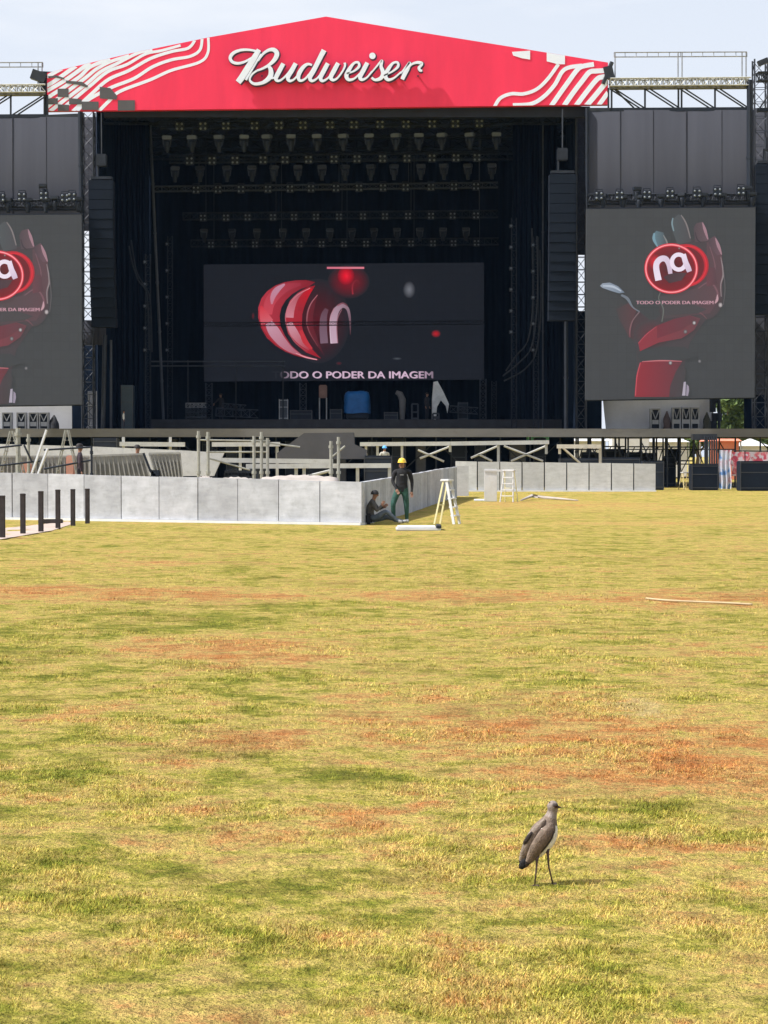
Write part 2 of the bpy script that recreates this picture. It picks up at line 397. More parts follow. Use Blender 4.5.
def stroke(mb, pts, d, th, mi=0, n=6, closed=False, smooth=True, clip=None):
    if clip:
        pts = [p for p in catmull(pts, n * 2, closed) if math.hypot(clip(p)[0] - p[0], clip(p)[1] - p[1]) < .35 * p[2]]; smooth = False
    Lf, Rt = ribbon_px(pts, n, closed, smooth); N = len(Lf)
    if clip: Lf = [clip(p) for p in Lf]; Rt = [clip(p) for p in Rt]
    vs = []
    for l, r in zip(Lf, Rt):
        a, b_ = W(*l, d), W(*r, d); vs += [a, b_, a + Vector((0, th, 0)), b_ + Vector((0, th, 0))]
    fs = []
    for k in range(N if closed else N - 1):
        i, j = 4 * k, 4 * ((k + 1) % N)
        fs += [(i, j, j + 1, i + 1), (i + 3, j + 3, j + 2, i + 2), (i + 2, j + 2, j, i), (i + 1, j + 1, j + 3, i + 3)]
    if not closed: fs += [(0, 1, 3, 2), (4 * N - 4, 4 * N - 2, 4 * N - 1, 4 * N - 3)]
    mb.add(vs, fs, mi)
def text_shape(s, bold=.018):
    cu = bpy.data.curves.new('t', 'FONT'); cu.body = s; cu.size = 1; cu.offset = bold; cu.resolution_u = 3
    o = bpy.data.objects.new('t', cu); col.objects.link(o)
    bpy.context.view_layer.update()
    me = bpy.data.meshes.new_from_object(o.evaluated_get(bpy.context.evaluated_depsgraph_get()))
    v = [tuple(x.co) for x in me.vertices]; f = [tuple(p.vertices) for p in me.polygons]
    bpy.data.objects.remove(o); bpy.data.curves.remove(cu); bpy.data.meshes.remove(me)
    return v, f

# ------------------------------------------------------------------ red roof banner
DS = 124.4
banner = thing('roof_banner', 'red gabled banner with white script wordmark and wavy stripes crowning the stage', 'banner', W(330, 110, DS))
outline = [(47, 111), (47, 73), (130, 53.5), (208, 37.5), (326, 16.5), (400, 29), (531, 50), (608, 62.5), (608, 104.5), (330, 108)]
mb = MB(); mb.prism(outline, DS, .5); mb.build('panel', red_vinyl, banner)
mb = MB()
def zl(L, w0, w1):
    n = len(L); w1 = 13 + (w1 - 13) * .2; w0 = w0 * .9; return [(40 + x / 4.267, 20 + y / 4.267, (w0 + (w1 - w0) * k / (n - 1)) / 4.267) for k, (x, y) in enumerate(L)]
def top_y(x):
    o = outline
    for (a, b_) in ((o[1], o[2]), (o[2], o[3]), (o[3], o[4]), (o[4], o[5]), (o[5], o[6]), (o[6], o[7])):
        if a[0] <= x <= b_[0]: return a[1] + (b_[1] - a[1]) * (x - a[0]) / (b_[0] - a[0])
    return o[1][1] if x < 100 else o[7][1]
def bot_y(x): return 111 if x < 105 else 111 + (104.5 - 111) * (x - 105) / (608 - 105)
def clipb(p):
    x = max(47.2, min(607.8, p[0])); return (x, max(top_y(x) + .1, min(bot_y(x) - .1, p[1])))
LS = [([(718, 75), (716, 140), (680, 180), (560, 215), (470, 255), (340, 305), (295, 345), (240, 400)], 12, 24),
      ([(692, 80), (682, 128), (640, 155), (560, 170), (480, 200), (400, 250), (300, 290), (200, 345), (150, 400)], 13, 25),
      ([(662, 85), (632, 120), (560, 135), (470, 165), (380, 215), (290, 255), (215, 320), (130, 400)], 13, 27),
      ([(600, 108), (520, 130), (450, 145), (370, 190), (290, 220), (215, 280), (130, 350), (70, 400)], 12, 28),
      ([(480, 128), (420, 140), (330, 185), (260, 220), (200, 270), (100, 345), (30, 400)], 14, 29),
      ([(380, 152), (300, 178), (240, 210), (190, 250), (70, 340), (20, 380)], 15, 29),
      ([(300, 165), (215, 200), (165, 245), (50, 320), (20, 340)], 17, 29),
      ([(215, 180), (110, 255), (25, 305)], 19, 29), ([(155, 195), (60, 262), (25, 282)], 20, 28), ([(95, 205), (25, 245)], 20, 26)]
k = 0
for L, w0, w1 in LS:
    k += 1; stroke(mb, zl(L, w0, w1), DS - .010 - .001 * k, .006, 0, 6, clip=clipb)
mb.build('stripe_pattern', white_vinyl, banner); mb = MB()
def zr(L, w): return [(480 + x / 5.486, 30 + y / 5.486, w / 5.486) for x, y in L]
RS = [([(78, 425), (110, 375), (170, 350), (240, 350), (310, 325), (370, 270), (430, 188)], 19),
      ([(180, 412), (280, 405), (350, 365), (410, 300), (450, 230), (490, 205), (560, 195)], 22),
      ([(385, 425), (430, 360), (480, 290), (530, 222), (560, 200), (625, 188)], 26), ([(455, 425), (510, 345), (560, 280), (600, 232), (640, 225), (702, 222)], 27),
      ([(520, 425), (580, 345), (640, 272), (670, 258), (704, 255)], 27), ([(580, 420), (640, 350), (690, 290), (703, 285)], 28), ([(650, 415), (704, 340)], 24)]
for L, w in RS:
    k += 1; stroke(mb, zr(L, w), DS - .010 - .001 * k, .006, 0, 6, clip=clipb)
mb.build('stripe_pattern', white_vinyl, banner)
for P in ([(175, 120), (275, 113), (275, 162), (230, 155), (182, 140)], [(366, 60), (466, 60), (466, 188), (425, 188), (400, 180), (366, 172)]):
    k += 1; mb = MB(); mb.prism([clipb((480 + x / 5.486, 30 + y / 5.486)) for x, y in P], DS - .010 - .001 * k, .006); mb.build('white_check', white_vinyl, banner)
for P in ([(255, 285), (300, 290), (330, 325), (326, 340), (255, 335)], [(332, 342), (405, 342), (405, 388), (332, 388)], [(178, 348), (250, 348), (250, 384), (178, 384)],
          [(75, 293), (122, 293), (122, 330), (75, 328)], [(33, 335), (76, 333), (76, 360), (33, 360)], [(76, 360), (124, 362), (124, 388), (76, 388)], [(124, 333), (178, 338), (178, 360), (124, 360)],
          [(110, 258), (180, 264), (206, 282), (200, 288), (160, 276), (112, 270)], [(36, 240), (70, 236), (104, 248), (104, 254), (70, 246), (36, 248)]):
    k += 1; mb = MB(); mb.prism([clipb((40 + x / 4.267, 20 + y / 4.267)) for x, y in P], DS - .010 - .001 * k, .006); mb.build('dark_check', dark_vinyl, banner)
# wordmark
def z1(L): return [(222 + x / 6.98, 36 + y / 6.98, w * 1.02 / 6.98) for x, y, w in L]
def z2(L): return [(322 + x / 6.98, 36 + y / 6.98, w * 1.02 / 6.98) for x, y, w in L]
WM = [z1([(250, 108, 14), (190, 96, 15), (130, 98, 18), (80, 118, 22), (57, 150, 22), (72, 180, 20), (112, 190, 18), (160, 178, 15), (210, 150, 13)]),
      z1([(258, 95, 30), (225, 150, 38), (180, 222, 42), (140, 285, 42), (112, 322, 40)]),
      z1([(272, 125, 10), (235, 190, 12), (198, 252, 13), (166, 306, 16)]),
      z1([(250, 172, 14), (285, 125, 16), (325, 98, 20), (362, 96, 28), (383, 122, 32), (366, 165, 28), (322, 205, 18), (270, 232, 14), (245, 238, 12)]),
      z1([(320, 205, 16), (340, 235, 30), (336, 282, 34), (290, 322, 24), (232, 334, 20), (200, 318, 16), (194, 296, 13), (212, 264, 12), (245, 240, 12)]),
      z1([(338, 296, 10), (370, 285, 12), (412, 228, 14)]),
      z1([(428, 192, 28), (398, 246, 30), (376, 292, 28), (388, 312, 18), (418, 302, 13), (462, 258, 12), (500, 200, 12)]),
      z1([(514, 190, 28), (486, 242, 30), (460, 288, 28), (472, 312, 20), (504, 300, 12), (545, 250, 10)]),
      z1([(628, 202, 14), (596, 196, 18), (562, 222, 26), (534, 272, 28), (540, 308, 20), (572, 304, 14), (612, 262, 12), (640, 215, 10)]),
      z1([(712, 98, 34), (680, 160, 32), (640, 240, 30), (614, 288, 28), (626, 312, 20), (660, 298, 12), (700, 250, 10)]),
      z1([(738, 190, 28), (708, 246, 30), (688, 288, 28), (698, 312, 20), (728, 302, 13), (768, 262, 12), (800, 205, 12)]),
      z2([(112, 188, 28), (84, 240, 30), (62, 284, 28), (74, 306, 20), (104, 296, 13), (140, 250, 12), (160, 208, 14), (158, 186, 16)]),
      z2([(172, 262, 10), (222, 244, 12), (258, 212, 18), (252, 184, 16), (222, 190, 16), (190, 232, 26), (170, 276, 28), (186, 304, 22), (226, 296, 13), (272, 252, 10)]),
      z2([(316, 186, 28), (290, 236, 30), (266, 284, 28), (278, 304, 20), (312, 290, 12), (350, 245, 10)]),
      z2([(330, 272, 9), (372, 222, 10), (418, 170, 14), (412, 210, 22), (426, 256, 28), (412, 292, 26), (372, 306, 18), (346, 290, 16)]),
      z2([(432, 276, 9), (492, 246, 12), (530, 212, 18), (526, 184, 16), (494, 190, 16), (462, 232, 26), (442, 276, 28), (460, 304, 22), (500, 294, 13), (552, 250, 10)]),
      z2([(548, 262, 9), (580, 222, 12), (612, 184, 16), (600, 220, 28), (578, 262, 30), (560, 302, 26)]),
      z2([(588, 240, 11), (622, 200, 13), (662, 184, 18), (694, 190, 22), (690, 206, 18), (676, 222, 18), (686, 240, 18), (700, 240, 12)])]
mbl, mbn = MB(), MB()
for i, L in enumerate(WM):
    stroke(mbl, L, DS - .40 - .004 * i, .10, 0, 7)
    stroke(mbn, [(x + .75, y + .95, w + 1.5) for x, y, w in L], DS - .28 - .004 * i, .07, 0, 7)  # navy copy offset down right, letters' side shade and shadow put into colour
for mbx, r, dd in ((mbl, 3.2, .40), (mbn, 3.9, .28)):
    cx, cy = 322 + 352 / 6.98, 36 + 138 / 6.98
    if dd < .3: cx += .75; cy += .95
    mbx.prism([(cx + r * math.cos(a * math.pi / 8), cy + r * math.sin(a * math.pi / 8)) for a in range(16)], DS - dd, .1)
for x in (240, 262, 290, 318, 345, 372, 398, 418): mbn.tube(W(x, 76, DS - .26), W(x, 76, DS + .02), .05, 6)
wm = mbl.build('script_lettering', letter_white, banner); mbn.build('lettering_shade_layer', letter_shade_navy, banner)

# ------------------------------------------------------------------ stage house
DF = 125.0
XL, XR = WX(98, 127), WX(576, 127)
ZD = WZ(429, DF); ZB = WZ(437, DF)
roof = thing('stage_roof', 'black stage roof slab behind the red banner', 'roof', ((XL + XR) / 2, 136, 22))
zr0 = WZ(109, 125) + .05
mb = MB(); mb.box(XL - .3, XR + .3, 125.0, 150, zr0 + .5, zr0 + 1.2); mb.build('roof_panel', black_paint, roof)
mb = MB(); mb.pbox(104, 590, 106.5, 117, 125.05, .5); mb.build('front_beam', black_paint, roof)
for y in (129.5, 134.5, 140, 145):
    mb = MB(); truss(mb, (XL, y, zr0 + .1), (XR, y, zr0 + .1), .6, .6, 28); mb.build('roof_truss', black_paint, roof)
def curtain(name, label, p0, p1, z0, z1, folds, amp, m=black_cloth):
    p0 = Vector(p0); p1 = Vector(p1); n = folds * 8; a = p1 - p0; nrm = Vector((a.y, -a.x, 0)).normalized()
    mb = MB(); vs = []
    for side in (0, .03):
        for k in range(n + 1):
            t = k / n; w = amp * (math.sin(2 * math.pi * folds * t) + .5 * math.sin(2 * math.pi * folds * .37 * t + 1))
            q = p0 + a * t + nrm * (w - side)
            vs += [(q.x, q.y, z0), (q.x, q.y, z1)]
    fs = []; o = 2 * (n + 1)
    for k in range(n):
        fs += [(2 * k, 2 * k + 2, 2 * k + 3, 2 * k + 1), (o + 2 * k + 1, o + 2 * k + 3, o + 2 * k + 2, o + 2 * k), (2 * k + 1, 2 * k + 3, o + 2 * k + 3, o + 2 * k + 1)]
    mb.add(vs, fs); return tag(mb.build(name, m, smooth=True), label, 'curtain')
ztop = zr0 + .56
curtain('backdrop_curtain', 'wide black backdrop curtain behind the central video screen', (XL, 148, 0), (XR, 148, 0), ZD, ztop, 40, .12)
curtain('side_curtain', 'tall black curtain along the left wing of the stage', (XL, 127, 0), (XL, 147.7, 0), ZD, ztop, 22, .12)
curtain('side_curtain', 'tall black curtain along the right wing of the stage', (XR, 147.7, 0), (XR, 127, 0), ZD, ztop, 22, .12)
curtain('wing_curtain', 'black masking curtain beside the left leaning mast', (WX(112, 133), 133, 0), (WX(150, 133), 133, 0), ZD, ztop, 7, .12)
curtain('wing_curtain', 'black masking curtain beside the right upright pole', (WX(512, 134), 134, 0), (WX(556, 134), 134, 0), ZD, ztop, 8, .12)
# deck
deck = thing('stage_deck', 'long raised stage deck with grey edge on dark scaffold legs', 'stage', (0, DF, 0))
XDL, XDR = WX(-110, DF), WX(880, DF)
mb = MB(); mb.box(XDL, XDR, DF + .06, 150, ZB + .1, ZD); mb.build('platform', deck_top, deck)
mb = MB(); mb.box(XDL, XDR, DF, DF + .055, ZB, ZD + .02); mb.build('front_edge', deck_edge, deck)
lx = [-100, -60, -20, 12, 40, 92, 120, 150, 180, 212, 244, 276, 308, 340, 372, 404, 436, 466, 500, 530, 560] + list(range(576, 720, 13)) + [735, 760, 790, 830]
mb = MB(); p = W(12, 437.5, 126.2); mb.tube((p.x, 126.2, 0), (p.x, 126.2, ZB + .1), .05, 6); mb.box(p.x - .12, p.x + .12, 126.08, 126.32, 0, .03)
for zz in (1.0, 2.0): mb.tube((p.x, 126.2, zz), (p.x, 126.2, zz + .12), .075, 6)
leg0 = mb.build('leg', dark_steel, deck); x00 = p.x
for i, px in enumerate(lx):
    for dd in ((126.2, 129.5) if px > 570 else (126.2,)):
        if px == 12: continue
        c_ = leg0.copy(); col.objects.link(c_); c_.parent = deck; c_.location = (WX(px, dd) - x00, dd - 126.2, 0)
for i, px in enumerate(lx[:-1]):
    if px > 570 and i % 2: continue
    mb = MB(); mb.tube(W(px, 470, 126.3) if i % 2 else W(px, 441, 126.3), W(lx[i + 1], 441, 126.3) if i % 2 else W(lx[i + 1], 470, 126.3), .035, 5)
    mb.build('brace', dark_steel, deck)
for zz in (1.35, 2.2):
    mb = MB(); mb.tube((WX(565, 126.4), 126.4, zz), (WX(735, 126.4), 126.4, zz), .035, 5); mb.build('ledger', dark_steel, deck)
mb = MB(); mb.box(XDL, WX(574, 131), 131, 131.1, 0, ZB + .05)
tag(mb.build('stage_skirt', black_cloth), 'black cloth skirt hanging under the stage deck', 'skirt')
tag((lambda m_: (m_.pbox(527, 549, 432, 443.5, 128.5, .5), m_.build('panel_board', mint))[1])(MB()), 'mint green board under the stage deck edge', 'board')

ZS = WZ(420, 136.0)
mb = MB(); mb.box(XL + .3, XR - .3, 133.6, 147.6, ZD + .002, ZS)
st0 = mb.build('inner_platform', deck_top, org=((XL + XR) / 2, 133.6, ZD)); tag(st0, 'low black inner platform carrying the gear under the central screen', 'platform')
# ------------------------------------------------------------------ lighting rig
def quad_proto():
    t = thing('blinder_lamp', 'four cell blinder lamp', 'lamp', (0, 0, 0))
    mb = MB(); mb.bbox(-.26, .26, -.1, .12, -.26, .26, .03); mb.build('housing', black_paint, t)
    for x in (-.14, .14):
        for z in (-.14, .14):
            mb = MB(); n = 10; rings = [(0, .068), (-.025, .06), (-.04, .032), (-.045, .002)]
            vs = []; fs = []
            for (yy, r) in rings:
                for i in range(n): a = 2 * math.pi * i / n; vs.append((x + r * math.cos(a), -.102 + yy, z + r * math.sin(a)))
            for kk in range(3):
                for i in range(n): fs.append((kk * n + i, kk * n + (i + 1) % n, (kk + 1) * n + (i + 1) % n, (kk + 1) * n + i))
            mb.add(vs, fs); mb.build('lamp', lamp_face, t, smooth=True)
    mb = MB(); mb.tube((-.2, .06, .25), (-.2, .06, .4), .025); mb.tube((.2, .06, .25), (.2, .06, .4), .025); mb.tube((-.22, .06, .4), (.22, .06, .4), .025); mb.build('yoke', dark_steel, t)
    return t
def head_proto():
    t = thing('moving_head_light', 'moving head', 'stage light', (0, 0, 0))
    mb = MB(); mb.bbox(-.27, .27, -.2, .2, -.22, 0, .03); mb.build('base', head_grey, t)
    mb = MB(); mb.bar((-.25, 0, -.2), (-.19, 0, -.62), .14, .06); mb.bar((.25, 0, -.2), (.19, 0, -.62), .14, .06); mb.bar((-.27, 0, -.24), (.27, 0, -.24), .14, .05); mb.build('yoke', dark_steel, t)
    mb = MB(); prof = [(-.32, .16), (-.4, .19), (-.6, .18), (-.85, .13), (-.98, .12)]; n = 12; vs = []; fs = []
    for z, r in prof:
        for i in range(n): a = 2 * math.pi * i / n; vs.append((r * math.cos(a), r * math.sin(a), z))
    for kk in range(len(prof) - 1):
        for i in range(n): fs.append((kk * n + i, (kk + 1) * n + i, (kk + 1) * n + (i + 1) % n, kk * n + (i + 1) % n))
    fs += [tuple(range(n)), tuple(reversed(range((len(prof) - 1) * n, len(prof) * n)))]
    mb.add(vs, fs); mb.build('head', black_paint, t, smooth=True)
    return t
quad0, head0 = quad_proto(), head_proto()
used = {'q': False, 'h': False}
def place_quad(px, py, d, label, group, s=1.0, rz=0):
    w = W(px, py, d)
    if not used['q']:
        used['q'] = True; quad0.location = w; quad0.scale = (s,) * 3; tag(quad0, label, None, group); ORG[quad0.name] = w; return quad0
    return copy_tree(quad0, w, label, rot=(0, 0, rz), group=group, scale=s)
def place_head(px, py, d, label, group, s=1.0, dark=False):
    w = W(px, py, d)
    if not used['h']:
        used['h'] = True; head0.location = w; head0.scale = (s,) * 3; tag(head0, label, None, group); return head0
    c_ = copy_tree(head0, w, label, rot=(0, 0, random.uniform(-.5, .5)), group=group, scale=s)
    if dark:
        for ch in c_.children:
            if ch.name.startswith('base'): ch.material_slots[0].link = 'OBJECT'; ch.material_slots[0].material = dark_steel
    return c_
rows = [(128.0, 126.5, 123.5, [179.6, 203, 226, 254.6, 279, 303, 330, 354, 380, 406, 432, 455.4, 479.4], 'first (top) row under the red banner', 1.0),
        (131.5, 161.0, 157.5, [189.5, 212, 235, 263, 285, 308.5, 334, 357, 382.5, 407, 432, 456, 477], 'second row from the top', .95),
        (134.5, 190.0, 186.5, [196, 218, 241, 268, 290, 311, 336, 359, 383, 405.6, 431, 454, 476], 'row fixed to the long grey truss', .9),
        (138.0, 218.0, 215.5, [203, 226, 247.6, 273, 294, 316, 339, 363, 385, 408, 431, 452.6, 476], 'fourth row from the top', .85),
        (141.0, 245.0, 243.0, [211, 234, 255, 278.6, 299.6, 321.6, 344, 366, 388, 411, 433, 453.6, 476.6], 'lowest row just above the central screen', .82)]
tn = ['topmost dark lighting truss right under the red banner', 'second dark lighting truss from the top of the stage', 'long pale grey truss crossing the stage', 'fourth dark lighting truss over the stage', 'lowest lighting truss above the central screen']
for ri, (d, y0, y1, xs, where, s) in enumerate(rows):
    for i, px in enumerate(xs):
        y = y0 + (y1 - y0) * (px - 180) / 300
        place_quad(px, y, d, 'small four cell blinder lamp in the ' + where, 'blinder lamps in the ' + where, s)
    xa, xb = xs[0] - (42 if ri == 2 else 20), xs[-1] + 22
    t = thing('lighting_truss', tn[ri], 'truss', W((xa + xb) / 2, (y0 + y1) / 2, d + .5))
    mb = MB(); dy = -1.5
    truss(mb, W(xa, y0 + dy + (.6 if ri == 2 else 0), d + .45), W(xb, y1 + dy, d + .45), .4, .42 if ri != 2 else .3, 44, .035, .018)
    mb.build('lattice', rig_truss if ri == 2 else black_paint, t)
    for cx in (xs[0], xs[3], xs[6], xs[9], xs[12]):
        a = W(cx + 3, y0 - 3, d + .45); mb = MB(); mb.tube(a, (a.x, a.y, ztop), .016, 5); mb.build('hoist_chain', rig_truss, t)
hx = [167, 192, 219, 244, 267, 291, 317, 343.4, 369, 396, 419, 442, 470, 496.6]
for i, px in enumerate(hx):
    place_head(px, 135.8 - 3.2 * (px - 167) / 330, 128.3, 'moving head light with pale base hanging in the top row', 'moving heads hanging in the top row', 1.0)
hx2 = [175, 200, 227, 252, 274, 298, 322, 345, 371, 394, 421, 444, 468, 492]
for px in hx2:
    place_head(px, 166.5 - 3 * (px - 167) / 330, 132.0, 'dim moving head light hanging in the second row', 'moving heads hanging in the second row', .95, True)
for i, px in enumerate([204, 232, 257, 283, 306, 330, 352, 374, 397, 420, 443, 466]):
    place_head(px, 229 - 1.5 * i / 12, 140.0, 'dark moving head light hanging low above the central screen', 'moving heads above the central screen', .85, True)

# ------------------------------------------------------------------ LED screens
pic = bpy.data.materials.new('screen_picture'); pic.use_nodes = True; nt = pic.node_tree; b = nt.nodes['Principled BSDF']
at = nn(nt, 'ShaderNodeAttribute', attribute_name='Col'); nt.links.new(at.outputs['Color'], b.inputs['Emission Color'])
b.inputs['Emission Strength'].default_value = 1 / 2 ** EXPO; b.inputs['Base Color'].default_value = (.02, .02, .022, 1); b.inputs['Roughness'].default_value = .8; b.inputs['Specular IOR Level'].default_value = .1
led_side = mat('led_side', (.022, .024, .027), .85, var=.04, spec=.1, emit=(.031, .032, .0335), estr=.9)
led_mid = mat('led_mid', (.012, .014, .018), .8, var=.05, spec=.1, emit=lin(30, 32, 39), estr=.75 / 2 ** EXPO)
for lm, sz in ((led_side, .5), (led_mid, .5)):
    nt = lm.node_tree; b = nt.nodes['Principled BSDF']; tc = nn(nt, 'ShaderNodeTexCoord'); sp = nn(nt, 'ShaderNodeSeparateXYZ'); nt.links.new(tc.outputs['Object'], sp.inputs[0])
    fx, fz = (math_(nt, 'DIVIDE', sp.outputs[k_], sz) for k_ in ('X', 'Z'))
    cb = nn(nt, 'ShaderNodeCombineXYZ'); nt.links.new(math_(nt, 'FLOOR', fx), cb.inputs[0]); nt.links.new(math_(nt, 'FLOOR', fz), cb.inputs[1])
    wn = nn(nt, 'ShaderNodeTexWhiteNoise', noise_dimensions='2D'); nt.links.new(cb.outputs[0], wn.inputs['Vector'])
    edge = math_(nt, 'MINIMUM', math_(nt, 'PINGPONG', fx, .5), math_(nt, 'PINGPONG', fz, .5))
    ln = nn(nt, 'ShaderNodeMapRange'); nt.links.new(edge, ln.inputs[0])
    for k_, v_ in ((1, 0.0), (2, .05), (3, .90), (4, 1.0)): ln.inputs[k_].default_value = v_
    f_ = math_(nt, 'MULTIPLY', ln.outputs[0], math_(nt, 'MULTIPLY_ADD', wn.outputs['Value'], .05, .975))
    e0 = b.inputs['Emission Strength'].default_value; nt.links.new(math_(nt, 'MULTIPLY', f_, e0), b.inputs['Emission Strength'])
    l0 = b.inputs['Base Color'].links[0].from_socket; nt.links.new(mixc(nt, 1.0, l0, f_, 'MULTIPLY'), b.inputs['Base Color'])
class Pic(MB):
    def __init__(s, d, tf=lambda x, y: (x, y)): super().__init__(); s.d = d; s.tf = tf; s.cl = []; s.k = 0
    def _d(s): s.k += 1; return s.d - .0008 * s.k
    def poly(s, pts, c, c2=None, axis=0):
        P = [s.tf(*p) for p in pts]; d = s._d()
        Q = [W(x, y, d) for x, y in P]
        area = sum(Q[i].x * Q[(i + 1) % len(Q)].z - Q[(i + 1) % len(Q)].x * Q[i].z for i in range(len(Q)))
        if area < 0: Q.reverse(); P = P[::-1]; pts = pts[::-1]
        a = [p[axis] for p in pts]; lo, hi = min(a), max(a)
        s.add(Q, [tuple(range(len(Q)))])
        for v in a:
            t = (v - lo) / (hi - lo or 1); s.cl.append((*[c[i] + ((c2 or c)[i] - c[i]) * t for i in range(3)], 1))
    def fan(s, cx, cy, rx, ry, c, c2, n=28):
        d = s._d(); pts = [s.tf(cx, cy)] + [s.tf(cx + rx * math.cos(2 * math.pi * i / n), cy + ry * math.sin(2 * math.pi * i / n)) for i in range(n)]
        s.add([W(x, y, d) for x, y in pts], [(0, 1 + (i + 1) % n, 1 + i) for i in range(n)])
        s.cl += [(*c, 1)] + [(*c2, 1)] * n
    def rib(s, pts, c, c2=None, closed=False, n=6, smooth=True):
        L, R_ = ribbon_px(pts, n, closed, smooth); d = s._d(); N = len(L); vs = []
        for i, (l, r) in enumerate(zip(L, R_)):
            vs += [W(*s.tf(*l), d), W(*s.tf(*r), d)]; t = i / (N - 1); cc_ = (*[c[j] + ((c2 or c)[j] - c[j]) * t for j in range(3)], 1); s.cl += [cc_, cc_]
        fs = []
        for k in range(N if closed else N - 1):
            i, j = 2 * k, 2 * ((k + 1) % N); fs.append((i, j, j + 1, i + 1))
        s.add(vs, fs)
    def text(s, st, x0, x1, y, h, cfun, bold=.02):
        v, f = text_shape(st, bold); xs = [q[0] for q in v]; a, b_ = min(xs), max(xs); d = s._d()
        top = max(q[1] for q in v); P = [(x0 + (q[0] - a) / (b_ - a) * (x1 - x0), y - q[1] / top * h) for q in v]
        s.add([W(*s.tf(*p), d) for p in P], f)
        s.cl += [(*cfun((p[0] - x0) / (x1 - x0)), 1) for p in P]
L_ = lin
def ell(cx, cy, rx, ry, w, n=24): return [(cx + rx * math.cos(2 * math.pi * i / n), cy + ry * math.sin(2 * math.pi * i / n), w) for i in range(n)]
# side screen
DL = 122.8
def side_screen(label):
    t = thing('video_screen', label, 'video screen', W(671, 397, DL))
    mb = MB(); mb.prism([(586.5, 209), (755.5, 207.5), (754.5, 397.5), (585.5, 400)], DL, .35); mb.build('display', led_side, t)
    p = Pic(DL - .01, lambda x, y: (590 + x / 4.8, 205 + y / 4.8))
    bgc = L_(72, 75, 77)
    p.poly([(330, 420), (350, 260), (400, 180), (470, 170), (500, 165), (570, 165), (625, 200), (638, 330), (630, 440), (580, 520), (540, 570), (480, 660), (455, 760), (440, 921), (214, 921), (226, 780), (225, 690), (200, 640), (150, 580), (122, 500), (150, 470), (205, 485), (240, 512), (300, 560), (345, 520)], L_(64, 62, 64), L_(72, 62, 66), 0)
    p.poly([(205, 520), (240, 515), (300, 565), (240, 650), (195, 640)], L_(74, 56, 60), L_(66, 58, 62), 0)
    p.fan(300, 620, 90, 70, L_(96, 46, 54), L_(66, 60, 63)); p.fan(560, 430, 80, 120, L_(96, 62, 70), L_(70, 63, 66)); p.fan(420, 500, 90, 60, L_(84, 58, 64), L_(66, 62, 64))
    p.poly([(560, 180), (600, 160), (632, 235), (642, 330), (625, 440), (575, 520), (350, 545), (335, 440), (510, 400), (560, 290)], L_(74, 68, 70), L_(92, 66, 72), 0)
    p.poly([(395, 70), (425, 45), (450, 55), (475, 110), (487, 175), (420, 190), (398, 130)], L_(76, 82, 84), L_(74, 71, 75))
    p.rib([(398, 62, 5), (394, 90, 8), (402, 125, 6)], L_(120, 142, 150)); p.rib([(437, 48, 4), (462, 90, 7), (482, 160, 5)], L_(126, 118, 118))
    p.poly([(303, 140), (318, 124), (352, 132), (378, 195), (325, 208)], L_(96, 122, 132), L_(72, 74, 78)); p.rib([(309, 135, 8), (307, 165, 14), (326, 203, 5)], L_(116, 150, 164)); p.rib([(352, 145, 3), (366, 170, 7), (374, 195, 5)], L_(128, 128, 126))
    p.poly([(497, 110), (510, 88), (540, 80), (562, 140), (572, 172), (505, 178)], L_(78, 66, 71), L_(100, 80, 86)); p.rib([(540, 84, 4), (552, 120, 14), (566, 165, 6)], L_(158, 122, 132))
    p.poly([(565, 168), (600, 148), (620, 185), (634, 236), (610, 240), (580, 205)], L_(76, 63, 68), L_(108, 80, 89)); p.rib([(505, 130, 3), (515, 165, 6), (535, 182, 3)], L_(60, 52, 58)); p.rib([(575, 200, 3), (600, 290, 5), (590, 360, 3)], L_(118, 84, 92)); p.rib([(602, 158, 4), (616, 195, 15), (632, 238, 5)], L_(160, 124, 134))
    p.rib([(628, 250, 3), (640, 330, 8), (628, 380, 5), (630, 440, 4)], L_(140, 128, 130)); p.rib([(640, 300, 3), (648, 400, 4), (640, 480, 3)], L_(96, 90, 92))
    p.rib([(520, 400, 4), (575, 370, 6), (612, 420, 8), (600, 470, 7)], L_(120, 84, 92)); p.rib([(440, 520, 4), (520, 515, 6), (560, 545, 3)], L_(110, 74, 80))
    p.poly([(560, 300), (600, 300), (610, 380), (560, 390)], L_(104, 62, 70), L_(84, 60, 66)); p.poly([(350, 480), (470, 470), (560, 500), (520, 520), (360, 530)], L_(70, 66, 68))
    # thumb
    p.poly([(48, 388), (60, 376), (95, 372), (135, 390), (166, 420), (140, 424), (100, 412), (60, 398)], L_(148, 158, 172), L_(112, 126, 142)); p.rib([(62, 388, 6), (110, 392, 11), (150, 414, 5)], L_(176, 186, 200))
    p.poly([(128, 500), (185, 470), (225, 500), (200, 560), (188, 640), (165, 590), (140, 545)], L_(70, 62, 64), L_(88, 58, 62))
    p.rib([(150, 432, 10), (180, 450, 14), (205, 490, 7), (238, 512, 5)], L_(110, 118, 128)); p.rib([(238, 512, 5), (205, 555, 5), (192, 600, 7), (192, 635, 3)], L_(120, 104, 108), L_(130, 70, 78))
    p.rib([(338, 420, 4), (330, 450, 4), (352, 500, 5), (345, 560, 4)], L_(104, 110, 104))
    # wrist and forearm
    p.poly([(232, 662), (270, 620), (320, 580), (400, 548), (480, 530), (530, 545), (500, 600), (440, 640), (330, 660), (240, 702)], L_(140, 46, 58), L_(98, 62, 68)); p.poly([(322, 580), (400, 548), (480, 532), (515, 548), (440, 600), (322, 640)], L_(112, 44, 56), L_(92, 58, 64)); 
    p.rib([(232, 664, 4), (270, 622, 5), (318, 584, 3)], L_(168, 70, 82))
